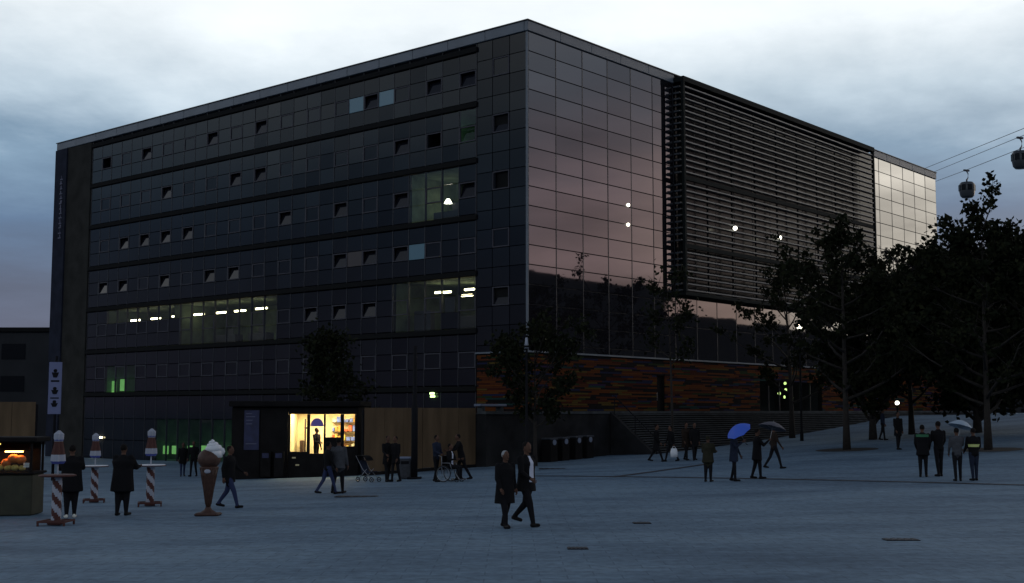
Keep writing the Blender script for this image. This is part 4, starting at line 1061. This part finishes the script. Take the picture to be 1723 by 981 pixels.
# group at the right
person('person with a green collar band in the right hand group', (1554, 803), 1.72, 160, ((3, 3), (-3, 4)), ((10, 8, 40), (10, 8, 40)), 'black', 'pants', bands=((1.33, 1.42, 'greenband'),), bulk=1.1, hem=.72)
person('tall dark person second from the left in the right hand group', (1581, 802), 1.82, 190, ((5, 3), (-5, 6)), ((10, 8, 30), (10, 8, 30)), 'black', 'pants')
umb3 = person('person holding the white umbrella in the right hand group', (1612, 810), 1.66, 175, ((3, 3), (-4, 6)), ((35, 6, 95), (5, 8, 30)), 'greycoat', 'pants')
person('person with a bright reflective belt, rightmost of the right hand group', (1640, 809), 1.64, 185, ((4, 3), (-4, 4)), ((10, 8, 40), (10, 8, 40)), 'black', 'bluecoat', bands=((1.12, 1.2, 'reflective'),), bulk=1.12)
person('dark person standing under the trees left of the right hand group', (1512, 757), 1.76, 20, ((6, 4), (-6, 6)), ((8, 8, 20), (-5, 8, 15)), 'black', 'pants', hem=.64)
person('distant person under the trees by the low bollard lamp', (1486, 741), 1.72, 60, ((10, 4), (-10, 10)), ((8, 8, 20), (-5, 8, 15)), 'bluecoat', 'pants')

# ------------------------------------------------------------------ umbrellas
def umbrella(label, info, hand, color, tilt, r=.55, az_=0.0):
    p = hand_world(info, hand); t = thing('umbrella', label, 'umbrella', p, az_, 'open umbrellas')
    t.rotation_euler = (R(tilt[0]), R(tilt[1]), az_); t.scale = (.8,) * 3
    mb = MB(); mb.tube((0, 0, -.12), (0, 0, .78), .008, n=6); part('shaft', mb, M['chrome'], t)
    mb = MB(); mb.path([(0, 0, -.12), (0, 0, -.2), (.02, 0, -.24), (.05, 0, -.22)], [.014, .014, .013, .01], 6); part('handle', mb, M['rubber'], t)
    m_ = pmat('umbrella ' + label, color, .6); mb = MB(); n = 8; rings = 5; vs = [(0, 0, .74)]
    for j in range(1, rings + 1):
        f = j / rings
        for i in range(n * 2):
            a = math.pi * i / n; rr = r * f * (1 if i % 2 == 0 else .93); vs.append((math.cos(a) * rr, math.sin(a) * rr, .74 - .27 * f ** 1.9 + (0 if i % 2 == 0 else .02 * f)))
    N = 2 * n; fs = [(0, 1 + i, 1 + (i + 1) % N) for i in range(N)]
    for j in range(rings - 1):
        for i in range(N): a = 1 + j * N; fs.append((a + i, a + N + i, a + N + (i + 1) % N, a + (i + 1) % N))
    mb.add(vs, fs); c = part('canopy', mb, m_, t, False); sol = c.modifiers.new('thickness', 'SOLIDIFY'); sol.thickness = .004
    mb = MB()
    for i in range(n):
        a = 2 * math.pi * i / n; mb.tube((0, 0, .42), (math.cos(a) * r * .55, math.sin(a) * r * .55, .62), .005, n=4)
    part('stretchers', mb, M['chrome'], c)
    mb = MB(); mb.tube((0, 0, .75), (0, 0, .82), .008, .004, 6); part('tip', mb, M['chrome'], c)
umbrella('bright blue umbrella tilted over a person before the stairs', umb1, 0, (.05, .13, .62), (18, -32))
umbrella('dull grey umbrella shared by two people before the stairs', umb2, 0, (.07, .065, .08), (-8, 14), .62)
umbrella('pale white umbrella in the right hand group', umb3, 0, (.3, .38, .45), (-6, 16), .5)
p = hand_world(bagp, 1)
t = thing('shopping_bag', 'white shopping bag carried by a person near the stairs', 'bag', p + Vector((0, 0, -.5)), R(20))
mb = MB(); mb.loft([(0, 0, 0, .17, .07), (.2, 0, 0, .19, .09), (.36, 0, 0, .15, .05), (.4, 0, 0, .13, .02)], 14); part('bag_body', mb, M['creamwhite'], t, True)
mb = MB(); mb.path([(-.09, 0, .39), (-.05, 0, .48), (.05, 0, .48), (.09, 0, .39)], [.01] * 4, 6); part('handle', mb, M['creamwhite'], t, True)

# ------------------------------------------------------------------ wheelchair with its rider
x, y, z = on_ground(757, 811)
wy = R(-110)
t = thing('wheelchair', 'wheelchair with large spoked wheels before the plywood hoarding', 'wheelchair', (x, y, z), R(65))
mb = MB(); mb.bevbox(-.22, .22, -.24, .2, .47, .52, .02); part('seat', mb, M['black'], t)
mb = MB(); mb.bevbox(-.22, .22, .2, .24, .53, .95, .015); part('backrest', mb, M['black'], t)
for s_ in (-1, 1):
    mb = MB(); mb.torus((s_ * .29, .12, .31), (1, 0, 0), .29, .018, 26, 6); wl_ = part('wheel', mb, M['rubber'], t, True)
    mb = MB(); mb.torus((s_ * .325, .12, .31), (1, 0, 0), .255, .009, 24, 5)
    for i in range(10):
        a = 2 * math.pi * i / 10; mb.tube((s_ * .29, .12, .31), (s_ * .29, .12 + math.cos(a) * .28, .31 + math.sin(a) * .28), .004, n=4)
    part('hand_rim', mb, M['chrome'], wl_)
    mb = MB(); mb.torus((s_ * .2, -.38, .09), (1, 0, 0), .075, .016, 16, 6); mb.tube((s_ * .2, -.38, .1), (s_ * .21, -.28, .46), .014); part('front_castor', mb, M['rubber'], t, True)
    mb = MB(); mb.path([(s_ * .24, .22, .3), (s_ * .24, .22, .93), (s_ * .24, .36, .97)], [.014] * 3, 6); mb.path([(s_ * .24, .22, .7), (s_ * .24, -.12, .7), (s_ * .24, -.2, .46)], [.014] * 3, 6); part('side_frame', mb, M['chrome'], t, True)
    mb = MB(); mb.bevbox(s_ * .12 - .08, s_ * .12 + .08, -.62, -.46, .1, .125, .008); mb.tube((s_ * .2, -.25, .46), (s_ * .16, -.48, .11), .012); part('footrest', mb, M['chrome'], t)
person('seated person in open dark jacket and white shirt in the wheelchair', (x, y, z), 1.68, 65, ((82, 80), (82, 80)), ((25, 10, 70), (25, 10, 70)), 'black', 'pants', shirt='shirt', seated=True, z_up=-.27)
# ------------------------------------------------------------------ pushchair
x, y, z = on_ground(619, 811)
t = thing('pushchair', 'dark pushchair with small wheels left of the standing pair', 'pushchair', (x, y, z), R(60))
mb = MB(); mb.add([(-.2, -.3, .38), (.2, -.3, .38), (.2, .12, .33), (-.2, .12, .33), (-.2, .3, .8), (.2, .3, .8), (-.2, -.3, .42), (.2, -.3, .42), (.2, .08, .38), (-.2, .08, .38), (-.2, .25, .82), (.2, .25, .82)],
                  [(0, 1, 2, 3), (3, 2, 5, 4), (6, 9, 8, 7), (9, 10, 11, 8), (0, 3, 9, 6), (3, 4, 10, 9), (1, 7, 8, 2), (2, 8, 11, 5), (4, 5, 11, 10), (0, 6, 7, 1)]); part('seat', mb, M['bluecoat'], t)
mb = MB()
for j in range(6):
    a0, a1 = R(20 + j * 25), R(20 + (j + 1) * 25); q = lambda a, xx: (xx, .2 - math.cos(a) * .32, .72 + math.sin(a) * .3)
    mb.add([q(a0, -.22), q(a0, .22), q(a1, .22), q(a1, -.22)], [(0, 1, 2, 3)])
hd = part('hood', mb, M['black'], t); sl_ = hd.modifiers.new('thickness', 'SOLIDIFY'); sl_.thickness = .01
for s_ in (-1, 1):
    for yy in (-.35, .3):
        mb = MB(); mb.torus((s_ * .24, yy, .1), (1, 0, 0), .085, .018, 16, 6); mb.tube((s_ * .22, yy, .1), (s_ * .26, yy, .1), .025); part('wheel', mb, M['rubber'], t, True)
    mb = MB(); mb.path([(s_ * .22, -.35, .1), (s_ * .22, .1, .5), (s_ * .22, .42, 1.0)], [.012] * 3, 6); mb.path([(s_ * .22, .3, .1), (s_ * .22, -.1, .5)], [.012] * 2, 6); part('frame_tube', mb, M['chrome'], t, True)
mb = MB(); mb.tube((-.22, .42, 1.0), (.22, .42, 1.0), .016); part('handle', mb, M['rubber'], t)

# ------------------------------------------------------------------ bar tables with folded parasols
def spiral_column(h, r):
    mb = MB(); n, m = 24, 22
    vs = [(math.cos(2 * math.pi * j / n) * r, math.sin(2 * math.pi * j / n) * r, h * i / m) for i in range(m + 1) for j in range(n)]
    mb.v = vs
    for i in range(m):
        for j in range(n):
            mb.f.append((i * n + j, i * n + (j + 1) % n, (i + 1) * n + (j + 1) % n, (i + 1) * n + j)); mb.m.append(0 if ((j + i * 1.5) % 12) < 6 else 1)
    return mb
def bar_table(px, py, ltab, lpar, scale=1.0, topmat='creamwhite'):
    x, y, z = on_ground(px, py)
    t = thing('bar_table', ltab, 'table', (x, y, z), R(random.uniform(-20, 20)), 'striped bar tables'); t.scale = (scale,) * 3
    part('column', spiral_column(.98, .11), [M['white'], M['red']], t, True).location = (0, 0, .12)
    mb = MB(); mb.loft([(1.1, 0, 0, .36, .36), (1.115, 0, 0, .4, .4), (1.14, 0, 0, .4, .4), (1.15, 0, 0, .385, .385)], 28); part('table_top', mb, M[topmat], t)
    mb = MB(); mb.torus((0, 0, 1.125), (0, 0, 1), .4, .016, 32, 6); part('edge_band', mb, M['red'], t, True)
    mb = MB()
    for s_ in (-1, 1):
        mb.box(-.32, .32, s_ * .3 - .025, s_ * .3 + .025, .08, .12); mb.box(s_ * .3 - .025, s_ * .3 + .025, -.27, .27, .08, .119)
        for q in (-1, 1): mb.box(s_ * .3 - .02, s_ * .3 + .02, q * .3 - .02, q * .3 + .02, 0, .08)
    mb.box(-.14, .14, -.14, .14, .02, .118); mb.box(-.28, .28, -.03, .03, .08, .117); part('base_frame', mb, M['red'], t)
    p = thing('folded_parasol', lpar, 'parasol', (x, y, z + 1.152 * scale), 0, 'folded parasols'); p.scale = (scale,) * 3
    mb = MB(); mb.tube((0, 0, 0), (0, 0, .3), .018, n=8); part('pole', mb, M['white'], p)
    n = 16; secs = [(.24, .115), (.3, .15), (.45, .14), (.6, .11), (.75, .085), (.82, .1), (.92, .1), (.97, .05), (1.0, .02)]; mb = MB()
    for zz_, rr in secs:
        for i in range(n):
            a = 2 * math.pi * i / n; q = rr * (1.12 if i % 2 else .86); mb.v.append((math.cos(a) * q, math.sin(a) * q, zz_))
    for l in range(len(secs) - 1):
        for i in range(n): mb.f.append((l * n + i, l * n + (i + 1) % n, l * n + n + (i + 1) % n, l * n + n + i)); mb.m.append((1, 0, 2, 2, 0, 0, 0, 0)[l])
    mb.f += [tuple(range(n - 1, -1, -1)), tuple(range((len(secs) - 1) * n, len(secs) * n))]; mb.m += [0, 0]
    c = part('folded_canopy', mb, [M['white'], M['blueprint'], M['red']], p)
    mb = MB(); mb.torus((0, 0, .78), (0, 0, 1), .092, .012, 18, 5); part('strap', mb, M['blueprint'], c, True)
bar_table(252, 852, 'striped bar table with bright round top left of the ice cream cone', 'folded red and white parasol over the table left of the ice cream cone')
bar_table(94, 884, 'striped bar table beside the food stall, nearest of the three', 'folded parasol over the table beside the food stall', .97, 'red')
bar_table(158, 846, 'striped bar table partly hidden between two dark figures', 'folded parasol between the two dark figures', .96)

# ------------------------------------------------------------------ giant ice cream cone
x, y, z = on_ground(350, 868); k = 130 / F_PX * y / 1.8 * 1.0
t = thing('ice_cream_cone', 'giant brown ice cream cone figure with white swirl on a foot', 'advertising figure', (x, y, z), 0); t.scale = (k,) * 3
mb = MB(); mb.bevbox(-.28, .28, -.22, .22, 0, .07, .03); mb.loft([(.071, 0, 0, .2, .16), (.14, 0, 0, .09, .09), (.2, 0, 0, .06, .06)], 14); part('foot', mb, M['brown'], t)
mb = MB(); mb.loft([(.19, 0, 0, .055, .055), (.5, 0, 0, .1, .1), (.9, 0, 0, .17, .17), (1.12, 0, 0, .215, .215)], 24); cn = part('wafer_cone', mb, M['brown'], t, True)
for i in range(12):                                     # raised waffle ribs
    for sg in (-1, 1):
        pts = []
        for j in range(9):
            f = j / 8; zz_ = .26 + .84 * f; rr = np.interp(zz_, [.19, .5, .9, 1.12], [.055, .1, .17, .215]) + .003; a = 2 * math.pi * i / 12 + sg * f * 1.2; pts.append((math.cos(a) * rr, math.sin(a) * rr, zz_))
        mb = MB(); mb.path(pts, [.007] * 9, 4); part('waffle_rib', mb, M['brown'], cn)
mb = MB(); mb.ball((0, 0, 1.3), .265, .265, .24, 20); part('chocolate_scoop', mb, M['brown'], t, True)
mb = MB(); pts = []; rs = []
for j in range(60):
    f = j / 59; a = f * 2 * math.pi * 3.4; rr = .15 * (1 - f) ** .8; pts.append((.05 + .07 * (1 - f) + math.cos(a) * rr, math.sin(a) * rr, 1.47 + .27 * f)); rs.append(.085 * (1 - f) ** .7 + .008)
mb.path(pts, rs, 8); part('cream_swirl', mb, M['creamwhite'], t, True)
mb = MB(); mb.loft([(1.33, .16, .03, .13, .18), (1.46, .13, .02, .17, .2), (1.56, .08, 0, .1, .13)], 18); part('cream_collar', mb, M['creamwhite'], t, True)
mb = MB(); mb.ball((.01, -.2, 1.02), .075, .02, .05, 14); part('emblem', mb, M['white'], t, True)

# ------------------------------------------------------------------ food stall at the left edge
xr, yr, zr = on_ground(52, 868); 
t = thing('food_stall', 'dark food stall counter with glowing orange display at the left edge', 'stall', (xr, yr, zr), R(4))
Ls = 3.2
mb = MB(); mb.bevbox(-Ls, 0, 0, 1.0, 0, 1.02, .03); part('counter_body', mb, pmat('stall panel', (.035, .035, .02), .7, noise=.3, nscale=3), t)
mb = MB(); mb.bevbox(-Ls - .05, .05, -.06, 1.05, 1.021, 1.08, .015); part('counter_top', mb, M['kioskdark'], t)
for xx in (-Ls + .05, -1.6, -.05):
    for yy in (.03, .97): mb = MB(); mb.box(xx - .025, xx + .025, yy - .025, yy + .025, 1.081, 1.82); part('post', mb, M['kioskdark'], t)
mb = MB(); mb.bevbox(-Ls - .1, .1, -.12, 1.12, 1.821, 1.95, .03); part('canopy', mb, M['kioskdark'], t)
mb = MB(); mb.box(-Ls + .08, -.08, .02, .032, 1.085, 1.6); part('display_glass', mb, M['clear'], t)
mb = MB(); mb.box(-Ls + .08, -.08, .9, .92, 1.085, 1.8); part('back_panel', mb, M['kioskdark'], t)
food = pmat('roasted food', (.75, .2, .04), .45, noise=.35, nscale=9)
bun = pmat('yellow buns', (.7, .5, .14), .6, noise=.2, nscale=9)
for xx, rr, mt, zz_ in ((-.62, .15, food, 1.4), (-.44, .14, food, 1.38), (-.8, .13, food, 1.3), (-.75, .1, bun, 1.17), (-.58, .1, bun, 1.17), (-.95, .1, bun, 1.18), (-1.15, .12, food, 1.22), (-1.4, .12, bun, 1.2), (-.4, .09, bun, 1.16)):
    mb = MB(); mb.ball((xx, .45, zz_), rr, rr * .9, rr * .8, 12); part('food', mb, mt, t, True)
mb = MB(); mb.box(-Ls + .3, -.3, .3, .65, 1.6, 1.63); part('heat_lamp_hood', mb, M['kioskdark'], t)
heat = pmat('heat lamp', (.9, .5, .2), .5, emit=(1, .38, .08), estr=26)
for xx in (-.6, -1.3): mb = MB(); mb.bevbox(xx - .22, xx + .22, .38, .46, 1.56, 1.595, .01); part('heat_lamp', mb, heat, t)
mb = MB(); mb.bevbox(-1.15, -.8, -.02, .02, 1.76, 1.8, .01); part('strip_lamp', mb, pmat('yellow strip', (.8, .8, .3), .5, emit=(.9, .8, .15), estr=1.2), t)
for zz_ in (1.24, 1.3): mb = MB(); mb.tube((-.22, .2, zz_ - .05), (-.22, .2, zz_), .07, n=14); part('cup', mb, M['creamwhite'], t)
